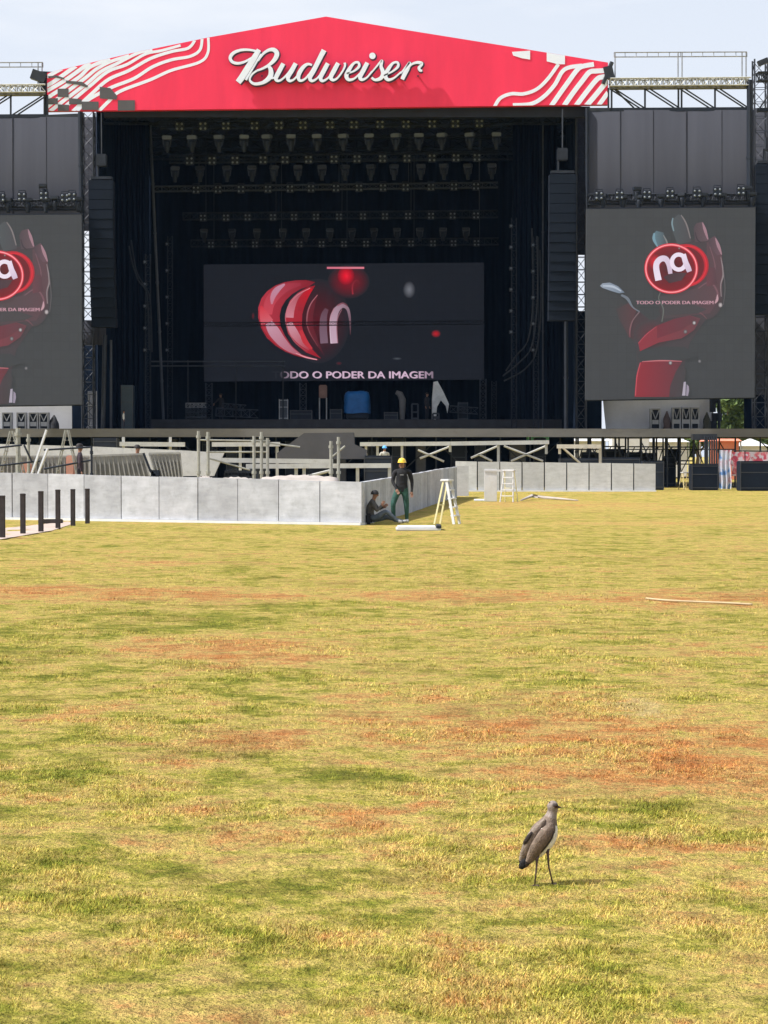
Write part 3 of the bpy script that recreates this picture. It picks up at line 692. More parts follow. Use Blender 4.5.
    p.poly([(228, 718), (250, 700), (340, 680), (450, 680), (525, 720), (440, 745), (240, 748)], L_(60, 62, 64))
    p.poly([(214, 921), (222, 820), (240, 755), (320, 745), (445, 748), (412, 800), (385, 870), (380, 921)], L_(142, 40, 52), L_(96, 52, 60)); p.poly([(380, 921), (388, 860), (412, 800), (446, 760), (462, 800), (440, 921)], L_(74, 58, 62), L_(64, 62, 64))
    p.rib([(218, 915, 5), (226, 820, 5), (242, 757, 4)], L_(190, 76, 86)); p.rib([(250, 752, 3), (340, 747, 6), (440, 750, 3)], L_(190, 110, 116))
    p.poly([(442, 915), (450, 850), (460, 848), (458, 915)], L_(170, 162, 176)); p.poly([(461, 916), (464, 860), (474, 870), (476, 890), (470, 917)], L_(150, 140, 156))
    # disc behind, ring, letters
    p.fan(462, 290, 108, 103, L_(150, 24, 36), L_(178, 38, 50)); p.fan(452, 292, 96, 92, L_(96, 22, 30), L_(110, 26, 36)); p.rib(ell(470, 290, 88, 92, 7), L_(214, 40, 54), closed=True)
    p.fan(390, 305, 124, 116, L_(62, 26, 32), L_(128, 22, 34)); p.fan(310, 272, 34, 40, L_(220, 30, 48), L_(116, 24, 34), 16)
    p.rib(ell(390, 305, 122, 114, 15), L_(206, 46, 60), closed=True); p.rib(ell(390, 305, 122, 114, 6), L_(255, 150, 158), closed=True)
    p.poly([(352, 345), (400, 325), (466, 325), (440, 362), (380, 376)], L_(66, 48, 54), L_(78, 56, 62))
    wl, wl2 = L_(236, 222, 238), L_(206, 184, 206)
    p.rib([(329, 362, 31), (318, 305, 29), (322, 276, 28), (342, 258, 28), (364, 260, 28), (378, 284, 24), (386, 330, 20)], wl, wl2)
    p.rib(ell(426, 274, 33, 36, 20), wl, closed=True); p.rib([(448, 236, 24), (458, 272, 26), (470, 300, 27), (478, 320, 24)], wl, wl2)
    [p.text('TODO O PODER DA IMAGEM', 222 + q_, 592 + q_, 476, 16, lambda t_: L_(196, 150, 162), 0) for q_ in (-.9, .9)]
    p.rib([(612, 430, 4), (610, 455, 12), (600, 472, 5)], L_(188, 150, 158)); p.fan(626, 480, 10, 12, L_(200, 192, 192), L_(120, 110, 112), 10)
    for x, y, r, g_ in ((500, 566, 9, 210), (458, 608, 9, 150), (386, 758, 9, 190), (526, 750, 8, 140), (428, 208, 5, 160)): p.fan(x, y, r, r * 1.1, L_(g_, g_ - 6, g_ - 4), bgc, 10)
    p.build('screen_image', pic, t, colors=p.cl)
    # steel frame round the display, four struts behind
    mb = MB()
    for a, b_ in (((585.8, 400.6), (754.9, 398.1)), ((586.2, 208.4), (755.8, 206.9))): mb.bar(W(*a, DL + .3), W(*b_, DL + .3), .12, .06)
    for x in (600, 640, 680, 720, 745): mb.bar(W(x, 210, DL + .5), W(x, 397, DL + .5), .12, .12)
    mb.build('frame', black_paint, t)
    return t
scr = side_screen('grey side video screen right of the stage showing a red armoured hand')
dx = WX(-672 + 384, DL); dz = WZ(407, DL) - WZ(400, DL)
copy_tree(scr, scr.location + Vector((dx, 0, dz)), 'grey side video screen left of the stage, cut off by the photo edge')
# centre screen
DC = 144.0
cs_ = thing('video_screen', 'dark central video screen at the back of the stage with red blades and caption', 'video screen', W(343, 381, DC))
mb = MB(); mb.prism([(203.5, 264.5), (484, 262.5), (484, 379.5), (204, 381.5)], DC, .3); mb.build('display', led_mid, cs_)
p = Pic(DC - .01, lambda x, y: (245 + x / 5.908, 255 + y / 5.908))
p.fan(430, 390, 190, 250, L_(84, 18, 28), L_(30, 32, 39), 40)
b1o = [(415, 160), (360, 148), (300, 150), (235, 160), (180, 180), (130, 215), (98, 255), (78, 310), (78, 370), (95, 430), (130, 490), (180, 535), (240, 572), (320, 600), (440, 622)]
b1i = [(330, 585), (275, 535), (235, 475), (210, 420), (204, 360), (215, 310), (240, 268), (280, 230), (330, 200), (380, 185)]
p.poly(b1o + b1i, L_(176, 52, 66), L_(120, 24, 38), 0)
p.rib([(330, 172, 16), (250, 190, 44), (185, 230, 64), (145, 285, 62), (135, 350, 50)], L_(150, 50, 66), L_(200, 70, 84)); p.rib([(235, 172, 10), (190, 205, 34), (165, 245, 30), (158, 290, 10)], L_(184, 138, 160), L_(196, 120, 140))
p.rib([(95, 300, 10), (110, 350, 50), (130, 400, 80)], L_(206, 48, 60), L_(206, 96, 108)); p.rib([(140, 400, 44), (170, 450, 66), (215, 510, 56), (270, 560, 34), (330, 590, 10)], L_(198, 150, 168), L_(170, 90, 106))
p.rib([(80, 330, 4), (100, 430, 6), (180, 530, 6), (300, 592, 5), (430, 618, 4)], L_(150, 24, 38)); p.rib([(300, 580, 4), (360, 604, 8), (425, 618, 6)], L_(226, 150, 160))
b2 = [(415, 180), (370, 190), (310, 225), (265, 270), (242, 330), (238, 400), (255, 465), (300, 525), (360, 575), (450, 612), (400, 560), (352, 490), (336, 420), (338, 350), (355, 290), (385, 230)]
p.poly(b2, L_(170, 44, 58), L_(150, 24, 38)); p.rib([(350, 210, 8), (300, 255, 30), (270, 320, 46), (265, 370, 44)], L_(160, 60, 74), L_(206, 130, 144)); p.rib([(262, 400, 34), (290, 460, 48), (330, 515, 34), (380, 560, 10)], L_(206, 150, 164), L_(170, 50, 64)); p.rib([(395, 200, 14), (350, 250, 44), (325, 330, 30)], L_(200, 20, 36), L_(150, 36, 48)); p.rib([(330, 445, 20), (355, 510, 30), (395, 555, 12)], L_(190, 50, 60))
p.rib([(385, 195, 5), (300, 245, 5), (246, 330, 5), (244, 410, 5), (290, 510, 5), (370, 570, 4)], L_(206, 130, 142), L_(150, 60, 72))
b3 = [(432, 232), (395, 270), (368, 330), (362, 400), (378, 460), (415, 520), (470, 600), (430, 500), (405, 430), (402, 360), (415, 290)]
p.poly(b3, L_(110, 34, 44), L_(70, 30, 40)); p.rib([(428, 236, 4), (385, 295, 6), (366, 370, 7), (376, 445, 6), (430, 540, 3)], L_(176, 110, 120), L_(120, 60, 70))
p.rib([(468, 522, 46), (462, 430, 44), (466, 360, 38), (484, 318, 24)], L_(122, 96, 112), L_(96, 62, 74)); p.rib([(528, 522, 44), (522, 430, 44), (526, 365, 40), (545, 320, 34), (578, 300, 24), (606, 318, 18), (618, 365, 14), (622, 420, 9), (622, 470, 4)], L_(196, 164, 182), L_(76, 44, 54))
p.rib([(508, 522, 6), (502, 430, 6), (506, 365, 6), (528, 312, 5)], L_(214, 190, 206), L_(170, 110, 124)); p.rib([(548, 520, 5), (542, 430, 5), (548, 370, 5), (572, 322, 4)], L_(150, 100, 112))
p.fan(612, 158, 125, 100, L_(128, 14, 32), L_(30, 32, 39)); p.fan(597, 124, 50, 56, L_(240, 22, 48), L_(112, 14, 30)); p.rib([(545, 300, 8), (578, 285, 9), (606, 300, 8)], L_(150, 90, 104), L_(90, 50, 60))
p.poly([(484, 70), (704, 70), (704, 82), (484, 82)], L_(206, 110, 130), L_(216, 120, 136)); p.rib([(637, 232, 9), (634, 190, 9), (644, 160, 10), (664, 150, 10), (676, 172, 8)], L_(150, 44, 56), L_(96, 30, 40))
p.fan(160, 275 - 0, .1, .1, L_(150, 20, 30), L_(150, 20, 30), 4); p.fan(48, 360, 9, 22, L_(110, 24, 30), L_(33, 36, 44), 10); p.fan(555, 640, 18, 10, L_(90, 24, 34), L_(33, 36, 44), 12)
p.fan(970, 205, 36, 50, L_(112, 114, 122), L_(31, 33, 40), 24); p.fan(1128, 465, 28, 22, L_(190, 20, 32), L_(60, 30, 38), 14); p.fan(898, 612, 28, 7, L_(80, 84, 90), L_(33, 36, 44), 10)
def fade(t_):
    a = min(1, max(0, (t_ - .045) / .14)); b_ = min(1, max(0, (1.0 - t_) / .12)); k_ = min(a, .35 + .65 * b_)
    return tuple(L_(33, 36, 44)[i] * (1 - k_) + L_(204, 176, 198)[i] * k_ for i in range(3))
p.build('screen_image', pic, cs_, colors=p.cl)
k0 = p.k; p = Pic(DC - .01, lambda x, y: (245 + x / 5.908, 255 + y / 5.908)); p.k = k0
for q_ in (-2.2, 0, 2.2): p.text('TODO O PODER DA IMAGEM', 162 + q_, 1110 + q_, 728 + q_ * .5, 40, fade, 0)
p.build('caption', pic, cs_, colors=p.cl)
mb = MB()
for x in (215, 260, 300, 345, 390, 430, 475): mb.bar(W(x, 266, DC + .4), W(x, 378, DC + .4), .15, .15)
mb.build('frame', black_paint, cs_)
# thin dark truss crossing in front of the screen
mb = MB(); truss(mb, W(205, 324.5, 142.0), W(484, 322.5, 142.0), .25, .22, 60, .02, .012)
tag(mb.build('slim_truss', black_truss), 'slim black truss crossing in front of the central screen', 'truss')

# ------------------------------------------------------------------ stage poles and pipes
def pole(name, label, a, b_, r, m_, cat='pole'):
    mb = MB(); mb.tube(a, b_, r, 8)
    v = (Vector(b_) - Vector(a)).normalized(); L = (Vector(b_) - Vector(a)).length
    for k_ in range(1, int(L / 3)): mb.tube(Vector(a) + v * (k_ * 3), Vector(a) + v * (k_ * 3 + .12), r * 1.25, 8)
    return tag(mb.build(name, m_), label, cat)
pole('mast', 'tall leaning grey mast at the left of the stage opening', W(164, 431, 133.8), W(150, 122, 133.8), .085, rig_truss, 'mast')
pole('upright_pole', 'thin grey upright pole at the right of the stage opening', W(543, 431, 133.2), W(543, 112, 133.2), .06, rig_truss)
pole('upright_pole', 'upright blue grey pole below the left speaker array', W(103, 431, 126.5), W(105, 335, 126.5), .13, dark_steel)
pole('upright_pole', 'second upright pole right of the pole below the left speaker array', W(111, 431, 127), W(111, 340, 127), .07, rig_truss)
pole('upright_pole', 'upright dark pole below the right speaker array', W(566, 431, 126.5), W(566, 320, 126.5), .12, dark_steel)
t = thing('handrail', 'double pipe rail crossing low at the left of the stage', 'rail', W(210, 431, 137))
for yy in (361.5, 366): mb = MB(); mb.tube(W(137, yy, 137), W(285, yy, 137), .045, 6); mb.build('pipe', rig_truss, t)
for x in (140, 188, 236, 283): mb = MB(); mb.tube(W(x, 360, 137.1), W(x, 431, 137.1), .04, 6); mb.build('post', dark_steel, t)
def case(name, label, px0, px1, y0, d, dep, m_, cat='case', y1=None, z0=None, lidm=None):
    z0 = (ZS if d > 134 else ZD) if z0 is None else z0
    a = W(px0, 430, d); b_ = W(px1, y0, d)
    t = thing(name, label, cat, ((a.x + b_.x) / 2, d + dep / 2, z0))
    mb = MB(); mb.bbox(a.x, b_.x, d, d + dep, z0, b_.z, .04); mb.build('body', m_, t)
    mb = MB(); h_ = b_.z - z0
    for zz in (z0 + .1 * h_, z0 + .62 * h_, z0 + .94 * h_): mb.box(a.x - .012, b_.x + .012, d - .012, d + .01, zz - .02, zz + .02)
    for x in (a.x + .0, b_.x - .04): mb.box(x, x + .04, d - .016, d + .006, z0, b_.z)
    mb.build('edge_trim', grey_truss if lidm is None else lidm, t)
    return t
# side light ladders
def ladder_lights(px, y0, y1, d, n, label):
    t = thing('light_ladder', label, 'light ladder', W(px, 431, d))
    mb = MB(); truss(mb, W(px, 431, d), W(px, y0 - 8, d), .3, .3, 26, .025, .014); mb.build('tower', black_paint, t)
    for i in range(n):
        y = y0 + (y1 - y0) * i / (n - 1); w = W(px - 3, y, d - .3); s_ = .12
        mb = MB(); mb.bbox(w.x - .11, w.x + .11, w.y - .1, w.y + .12, w.z - .11, w.z + .11, .02); f_ = mb.build('fixture', black_paint, t)
        mb = MB(); mb.tube(w + Vector((0, -.1, 0)), w + Vector((0, -.125, 0)), .075, 10); mb.build('lens', head_grey, f_)
ladder_lights(514, 226, 332, 131, 6, 'tall ladder of small lights left of the right wing curtain')
ladder_lights(148, 262, 350, 130.5, 5, 'tall ladder of small lights on the left wing of the stage')
ladder_lights(536, 245, 350, 130, 5, 'tall ladder of small lights close to the right upright pole')
ladder_lights(170, 244, 350, 138, 5, 'tall ladder of small lights just right of the leaning mast')
def cables(label, paths, d):
    t = thing('cable_bundle', label, 'cables', W(paths[0][-1][0], paths[0][-1][1], d))
    for k_, p_ in enumerate(paths): mb = MB(); mb.path([W(x, y, d + k_ * .25) for x, y in catmull(p_, 5)], .05, 5); mb.build('cable', dark_steel, t)
cables('black cable bundle sweeping down in front of the right wing curtain', [[(537, 236), (537.5, 300), (532, 345), (520, 362), (503, 376)], [(540, 250), (541, 310), (536, 352), (524, 370), (504, 381)], [(532, 228), (533, 300), (528, 340), (516, 356), (506, 371)]], 129.5)
cables('black cable bundle sweeping down in front of the left wing curtain', [[(129, 246), (132, 262), (138, 280), (147, 296), (149, 350)], [(131, 240), (136, 270), (143, 284), (150, 300), (152, 352)]], 129.5)
for k_ in range(16):
    x0 = 108 + k_ * 28 + (k_ * 7) % 11; w_ = 9 + (k_ * 5) % 9
    case('flight_case', 'dark case stored in the row under the stage deck', x0, x0 + w_, 438 + (k_ * 3) % 5, 128.2, .8, (black_paint, dark_steel, mat('case_grey', (.09, .09, .095), .7))[k_ % 3], z0=0.0, lidm=rig_truss)['group'] = 'dark cases under the stage deck'
# line arrays
def array(label, px0, px1, y0, y1, d, n, curve, top):
    t = thing('speaker_array', label, 'speaker array', W((px0 + px1) / 2, y1, d))
    a = W(px0, y0, d); b_ = W(px1, y1, d); hh = (a.z - b_.z) / n
    for i in range(n):
        mb = MB(); z1_ = a.z - hh * i - .004; z0_ = z1_ - hh + .008; sh = curve * (i / n) ** 2.4; sx = (px1 - px0) * .0
        mb.bbox(a.x, b_.x, d - sh * .0 + sh, d + .9 + sh, z0_, z1_, .012)
        cb = mb.build('cabinet', speaker_black, t)
        mb = MB(); mb.box(a.x + .08, b_.x - .08, d + sh - .012, d + sh - .002, z0_ + .012, z1_ - .012); mb.build('grille', speaker_black, cb)
    mb = MB(); mb.box(a.x + .1, b_.x - .1, d + .1, d + .8, a.z + .06, a.z + .22); mb.tube((a.x + .5, d + .3, a.z + .2), (a.x + .5, d + .3, a.z + .9), .06); mb.build('bumper_frame', dark_steel, t)
    mb = MB(); mb.bbox((a.x + b_.x) / 2 - .3, (a.x + b_.x) / 2 + .3, d + .15, d + .65, a.z + .8, a.z + 1.5, .05); mb.build('hoist_motor', dark_steel, t)
    mb = MB(); mb.tube(((a.x + b_.x) / 2, d + .4, a.z + 1.45), ((a.x + b_.x) / 2, d + .4, WZ(top, d)), .035, 6); mb.build('chain', rig_truss, t)
array('tall black line array hanging left of the stage opening', 88.5, 113.5, 180, 326, 124.0, 15, 1.2, 112)
array('tall black line array hanging right of the stage opening', 549.5, 576, 174, 320, 124.0, 15, .6, 108)
array('tall black line array at the right edge of the photo', 756, 786, 164, 314, 124.0, 15, .6, 100)

# ------------------------------------------------------------------ side bays
def scrim(label, px0, px1, y0, y1, d, m_=scrim_grey):
    a = W(px0, y1, d); b_ = W(px1, y0, d); n = 60; mb = MB(); vs = []; fs = []
    for side in (0, .03):
        for k_ in range(n + 1):
            t = k_ / n; w = .003 * math.sin(t * 37) + .008 * math.sin(t * 11 + 1)
            vs += [(a.x + (b_.x - a.x) * t, d + w + side, a.z), (a.x + (b_.x - a.x) * t, d + w + side, b_.z)]
    o = 2 * (n + 1)
    for k_ in range(n): fs += [(2 * k_, 2 * k_ + 2, 2 * k_ + 3, 2 * k_ + 1), (o + 2 * k_ + 1, o + 2 * k_ + 3, o + 2 * k_ + 2, o + 2 * k_), (2 * k_ + 1, 2 * k_ + 3, o + 2 * k_ + 3, o + 2 * k_ + 1)]
    t = thing('scrim_cloth', label, 'cloth', W((px0 + px1) / 2, y1, d))
    mb.add(vs, fs); mb.build('cloth', m_, t, smooth=True)
    w_ = px1 - px0
    if w_ > 50:
        for k_ in range(1, 5):
            x = px0 + w_ * k_ / 5 + random.uniform(-2, 2); mb = MB(); mb.tube(W(x, y0, d - .008), W(x, y1, d - .008), .012, 4); mb.build('seam', mat('seam_dark', (.045, .048, .062), .9), t)
    return t
scrim('grey cloth above the right video screen', 586, 754, 110, 209, 124.25)
scrim('grey cloth above the left video screen', -90, 80, 117, 216, 124.25)
scrim('narrow grey cloth behind the lattice tower left of the right screen', 575.5, 588, 112, 255, 127.9)
scrim('narrow grey cloth behind the lattice tower right of the left screen', 79, 98, 117, 231, 127.9)
scrim('narrow grey cloth behind the tower at the right photo edge', 754, 790, 108, 395, 128.2)
scrim('small torn grey cloth hanging low beside the left video screen', 84, 106, 321, 345, 127.0)
scrim('narrow dark cloth right of the left screen', 72, 112, 345, 430, 128.4, black_cloth)
scrim('narrow dark cloth left of the right screen', 566, 602, 311, 430, 128.4, black_cloth)
scrim('dark cloth beside the right screen at the photo edge', 744, 800, 393, 430, 128.6, black_cloth)
def tower(label, px, d, y0, y1, w=.55, m_=black_truss, seg=26):
    mb = MB(); truss(mb, W(px, y1, d), W(px, y0, d), w, w, seg, .05, .024); return tag(mb.build('lattice_tower', m_), label, 'tower')
tower('black lattice tower between the stage and the right screen', 581, 127.0, 108, 431)
tower('black lattice tower between the left screen and the stage', 88.5, 127.0, 112, 431, .65)
tower('black lattice tower right of the right screen', 760, 127.2, 60, 431, .75)
pole('tower_post', 'thick dark post on the right side of the right screen', W(749.5, 212, 124.2), W(749.5, 80, 124.2), .16, black_paint, 'post')
pole('tower_post', 'dark post on the left side of the right screen', W(587, 212, 124.2), W(587, 108, 124.2), .09, black_paint, 'post')
pole('tower_post', 'dark post on the right side of the left screen', W(81.5, 220, 124.2), W(80, 112, 124.2), .12, black_paint, 'post')
def bay(label, px0, px1, yb, mir, yr):
    # roof frame over a side bay: bottom beam, posts, diagonals, catwalk, railing
    t = thing('roof_frame', label, 'frame', W((px0 + px1) / 2, yb, 124.4))
    mb = MB(); mb.bar(W(px0, yb, 124.4), W(px1, yb - .8, 124.4), .3, .2); mb.build('lower_beam', black_paint, t)
    mb = MB(); truss(mb, W(px0, yb - 27, 124.4), W(px1, yb - 28, 124.4), .6, .42, 24, .045, .035); mb.build('catwalk', pale_truss, t)
    mb = MB(); mb.bar(W(px0, yb - 22, 124.5), W(px1, yb - 23, 124.5), .5, .16); mb.build('upper_beam', mat('beam_olive', (.11, .11, .1), .6), t)
    n = 4; w_ = (px1 - px0) / n
    for k_ in range(n + 1):
        for off in ((-1.6, 1.6) if k_ % 2 == 0 else (0,)):
            x = px0 + w_ * k_ + off; mb = MB(); mb.tube(W(x, yb, 124.4), W(x, yb - 22, 124.4), .055, 6); mb.build('post', black_truss, t)
        if k_ < n:
            for off in (0, 5):
                x0 = px0 + w_ * k_ + off; x1 = px0 + w_ * (k_ + 1) + off - 4
                if x1 > px1: x1 = px1
                ya, yc = (yb - 21, yb - 1)
                if mir: ya, yc = yc, ya
                mb = MB(); mb.tube(W(x0, ya, 124.4), W(x1, yc, 124.4), .045, 5); mb.build('diagonal', black_truss, t)
    mb = MB()
    for yy in (yr, yr + 4.5): mb.tube(W(px0 + 4, yy, 124.8), W(px1 - 3, yy - .6, 124.8), .035, 5)
    for k_ in range(13):
        x = px0 + 4 + (px1 - px0 - 7) * k_ / 12; mb.tube(W(x, yr, 124.8), W(x, yr + 4.5, 124.8), .02, 4)
    for x in (px0 + 5, (px0 + px1) / 2 - 2, (px0 + px1) / 2 + 2, px1 - 8, px1 - 4): mb.tube(W(x, yr, 124.8), W(x, yb - 27, 124.8), .04, 5)
    mb.build('railing', grey_truss, t)
bay('black roof frame with pale catwalk above the right screen', 610, 750, 110, False, 52.5)
bay('black roof frame with pale catwalk above the left screen', -95, 46, 117, True, 63)
mb = MB(); mb.bar(W(586, 110, 124.4), W(611, 110, 124.4), .3, .2); mb.tube(W(609, 84, 124.4), W(634, 108, 124.4), .05, 5); mb.tube(W(603, 84, 124.4), W(612, 62, 124.4), .12, 6); mb.bar(W(604, 74, 124.55), W(613, 72, 124.55), .5, .7)
tag(mb.build('roof_bracket', black_truss), 'dark bracket joining the red banner to the right roof frame', 'bracket')
mb = MB(); mb.bar(W(46, 117, 124.4), W(82, 115.5, 124.4), .3, .2); mb.bar(W(32, 74, 124.55), W(46, 79, 124.55), .5, .55); mb.tube(W(34, 72, 124.55), W(54, 73, 124.55), .07, 5); mb.tube(W(40, 80, 124.55), W(46, 94, 124.55), .12, 6); mb.tube(W(46, 78, 124.55), W(46.5, 117, 124.55), .08, 6)
tag(mb.build('roof_bracket', black_truss), 'dark bracket joining the red banner to the left roof frame', 'bracket')
t = thing('roof_frame', 'dark roof frame cut by the right photo edge above the tower', 'frame', W(775, 110, 124.5))
mb = MB(); mb.bar(W(757, 110, 124.7), W(860, 109, 124.7), .3, .2); mb.build('lower_beam', black_paint, t)
mb = MB(); truss(mb, W(757, 77, 124.7), W(860, 76, 124.7), .6, .45, 30, .05, .03); mb.build('catwalk', black_truss, t)
mb = MB(); mb.tube(W(760, 108, 124.8), W(775, 84, 124.8), .05, 5); mb.tube(W(782, 108, 124.8), W(797, 84, 124.8), .05, 5); mb.bar(W(758, 64, 124.4), W(768, 60, 124.4), .3, .3); mb.build('diagonal', black_truss, t)
# lamps in front of the cloths
def bay_lights(px0, px1, y, qs, hs, side):
    t = thing('lighting_truss', 'black truss of lamps above the %s video screen' % side, 'truss', W((px0 + px1) / 2, y, 123.7))
    mb = MB(); truss(mb, W(px0, y, 123.7), W(px1, y - .5, 123.7), .5, .35, 46, .04, .022); mb.build('lattice', black_truss, t)
    mb = MB(); mb.bar(W(px0, y + 6, 123.8), W(px1, y + 5.5, 123.8), .2, .12); mb.build('lower_bar', black_paint, t)
    for x in np.linspace(px0 + 3, px1 - 3, 12): mb = MB(); mb.tube(W(x, y, 123.8), W(x, y + 6, 123.8), .03, 5); mb.build('hanger', black_paint, t)
    for i, (x, yy) in enumerate(qs): place_quad(x, yy, 123.2, 'four cell blinder lamp on the truss above the %s video screen' % side, 'blinder lamps above the %s video screen' % side, .95)
    for i, (x, yy) in enumerate(hs):
        place_head(x, yy - 5, 123.3, 'black moving head light on the truss above the %s video screen' % side, 'moving heads above the %s video screen' % side, .85, True)
bay_lights(588, 754, 198, [(599, 196), (619.5, 195.5), (647, 195), (670, 194), (697, 193.5), (717.5, 192), (741, 191)], [(603, 199), (623, 200), (637, 192), (639, 200), (661, 199), (682, 198), (703, 198), (722, 198), (748, 191), (752, 197)], 'right')
bay_lights(-90, 80, 204, [(1, 198), (22, 197), (44, 196), (65, 198), (72, 197), (-20, 198), (-44, 198), (-68, 198)], [(8, 203), (28, 203), (43, 189), (46, 203), (55, 201), (78, 202)], 'left')

# ------------------------------------------------------------------ white sheets and racks under the side screens
def under(label, pts, d):
    mb = MB(); mb.prism(pts, d, .08); return tag(mb.build('white_sheet', white_cloth), label, 'sheet')
under('white sheet below the right video screen', [(603, 400), (713, 398), (712, 429), (606, 430)], 129.4)
under('white sheet below the left video screen', [(-80, 405), (72, 405), (73, 431), (-80, 431)], 129.4)
def rack(label, px0, px1, y0, y1, d, group):
    a = W(px0, y1, d); b_ = W(px1, y0, d); t = thing('equipment_rack', label, 'rack', ((a.x + b_.x) / 2, d, ZD), group)
    a.z = ZD; w = .07
    mb = MB(); mb.box(a.x + w, b_.x - w, d + .05, d + .6, a.z + w, b_.z - w); mb.build('unit', black_paint, t)
    mb = MB()
    for x0, x1 in ((a.x, a.x + w), (b_.x - w, b_.x)): mb.box(x0, x1, d, d + .6, a.z, b_.z)
    mb.box(a.x + w, b_.x - w, d, d + .6, b_.z - w, b_.z); mb.box(a.x + w, b_.x - w, d, d + .6, a.z, a.z + w); mb.build('frame', grey_truss, t)
    mb = MB(); cx, cz = (a.x + b_.x) / 2, (a.z + b_.z) / 2
    mb.tube((a.x + w, d + .03, b_.z - w), (cx, d + .03, cz), .035, 5); mb.tube((b_.x - w, d + .03, b_.z - w), (cx, d + .03, cz), .035, 5); mb.box(cx - .18, cx + .18, d + .01, d + .05, cz - .3, cz - .05); mb.build('bracket', grey_truss, t)
rack('single grey framed rack standing left on the right wing', 650.5, 660.5, 408.5, 430, 128.0, 'racks on the right wing')
for i, (x0, w_) in enumerate(((672.5, 'left'), (682, 'middle'), (691, 'right'))): rack('%s of the three grey framed racks below the right screen' % {'left': 'leftmost', 'middle': 'middle', 'right': 'rightmost'}[w_], x0, x0 + 8.4, 407.5, 430, 128.0, 'racks on the right wing')
for x0, nm_ in ((2, 'leftmost'), (16.5, 'second from left'), (28.5, 'third from left'), (39, 'rightmost')): rack(nm_ + ' grey framed rack below the left screen', x0, x0 + 9.4, 412.5, 431, 128.0, 'racks on the left wing')
def lump(name, label, px, y0, d, w, m_, cat):
    mb = MB(); c_ = W(px, y0, d); hgt = c_.z - ZD; n, k_ = 12, 7; vs = []; fs = []
    for j in range(k_ + 1):
        t = j / k_; r = w / 2 * (1 - .85 * t ** 2.2) * (1 + .08 * math.sin(j * 5))
        for i in range(n): a = 2 * math.pi * i / n; rr = r * (1 + .12 * math.sin(3 * a + j)); vs.append((c_.x + rr * math.cos(a), d + rr * .7 * math.sin(a), ZD + hgt * t))
    for j in range(k_):
        for i in range(n): fs.append((j * n + i, j * n + (i + 1) % n, (j + 1) * n + (i + 1) % n, (j + 1) * n + i))
    fs += [tuple(reversed(range(n))), tuple(range(k_ * n, (k_ + 1) * n))]
    mb.add(vs, fs); return tag(mb.build(name, m_, smooth=True), label, cat)
brown_bag = mat('brown_bag', (.10, .07, .065), .8)
lump('cable_bag', 'dark brown bag between the racks on the right wing', 667, 411, 128.2, .5, brown_bag, 'bag')
lump('cable_bag', 'dark olive bag right of the racks on the right wing', 707, 412, 128.2, .5, mat('olive_bag', (.05, .05, .035), .8), 'bag')
lump('cable_bag', 'dark bag right of the racks on the left wing', 54, 415, 128.2, .6, mat('grey_bag', (.05, .05, .055), .8), 'bag')
mb = MB()
for (x0, x1, y0, y1) in ((711, 720, 397, 403), (711, 716, 403, 412), (713, 722, 413, 421), (710, 717, 421, 429)): mb.pbox(x0, x1, y0, y1, 128.3 + x0 * .0001, .6)
mb.tube(W(719, 396, 128.3), W(719, 430, 128.3), .09, 6)
tag(mb.build('motor_stack', black_paint), 'black stack of gear right of the right screen sheet', 'gear')

# ------------------------------------------------------------------ items on stage
dk = mat('trim_dark', (.05, .053, .06), .5, .3)
tarp = thing('tarp_covered_case', 'blue tarp covered case on the stage', 'case', W(358, 420, 137))
mb = MB(); a = W(344, 420, 137); b_ = W(370, 391, 137)
n = 20; vs = []; fs = []
prof = [(0, 1.02), (.25, 1.0), (.55, .98), (.8, .95), (.93, .88), (1.0, .7)]
for j, (t_, s_) in enumerate(prof):
    for i in range(n):
        an = 2 * math.pi * i / n; c0, s0 = math.cos(an), math.sin(an)
        sq = 1 / max(abs(c0), abs(s0)) ** .85; wob = 1 + .05 * math.sin(5 * an + j * 1.3)
        vs.append(((a.x + b_.x) / 2 + (b_.x - a.x) / 2 * s_ * c0 * sq * wob, 138 + .8 * s_ * s0 * sq * wob, ZS + .45 + (b_.z - ZS - .45) * t_ + .03 * math.sin(4 * an)))
for j in range(len(prof) - 1):
    for i in range(n): fs.append((j * n + i, j * n + (i + 1) % n, (j + 1) * n + (i + 1) % n, (j + 1) * n + i))
fs.append(tuple(range((len(prof) - 1) * n, len(prof) * n))); mb.add(vs, fs); mb.build('tarp', blue_tarp, tarp, smooth=True)
mb = MB(); mb.bbox(a.x + .12, b_.x - .12, 137.35, 138.6, ZS + .12, ZS + .9, .04); mb.build('case', black_paint, tarp)
for x in (a.x + .3, b_.x - .3):
    for y in (137.5, 138.4): mb = MB(); mb.tube((x - .04, y, ZS + .07), (x + .04, y, ZS + .07), .07, 10); mb.build('caster', black_paint, tarp)
mb = MB(); P = [(432, 421), (432, 400), (433.5, 382), (437.5, 381), (443, 391), (449, 404), (447.5, 413), (446, 406), (441, 400), (437, 407), (436, 420)]
mb.prism(P, 139.5, .5); tag(mb.build('draped_stand', mat('draped_white', (.75, .77, .78), .8, emit=None)), 'bright white draped stand on the stage below the screen', 'stand')
def truss_piece(label, px, y0, d, w=.4, horiz=None, m_=rig_truss):
    mb = MB()
    if horiz: truss(mb, W(horiz[0], horiz[2], d), W(horiz[1], horiz[3], d), w, w, None, .03, .018)
    else: truss(mb, (W(px, y0, d).x, d, ZS), W(px, y0, d), w, w, None, .03, .018)
    return tag(mb.build('truss_piece', m_), label, 'truss')
truss_piece('short upright truss behind the stacked truss on the left stage', 209, 383, 139.5)
truss_piece('short upright truss left of the stool on the stage', 303, 383, 139.5)
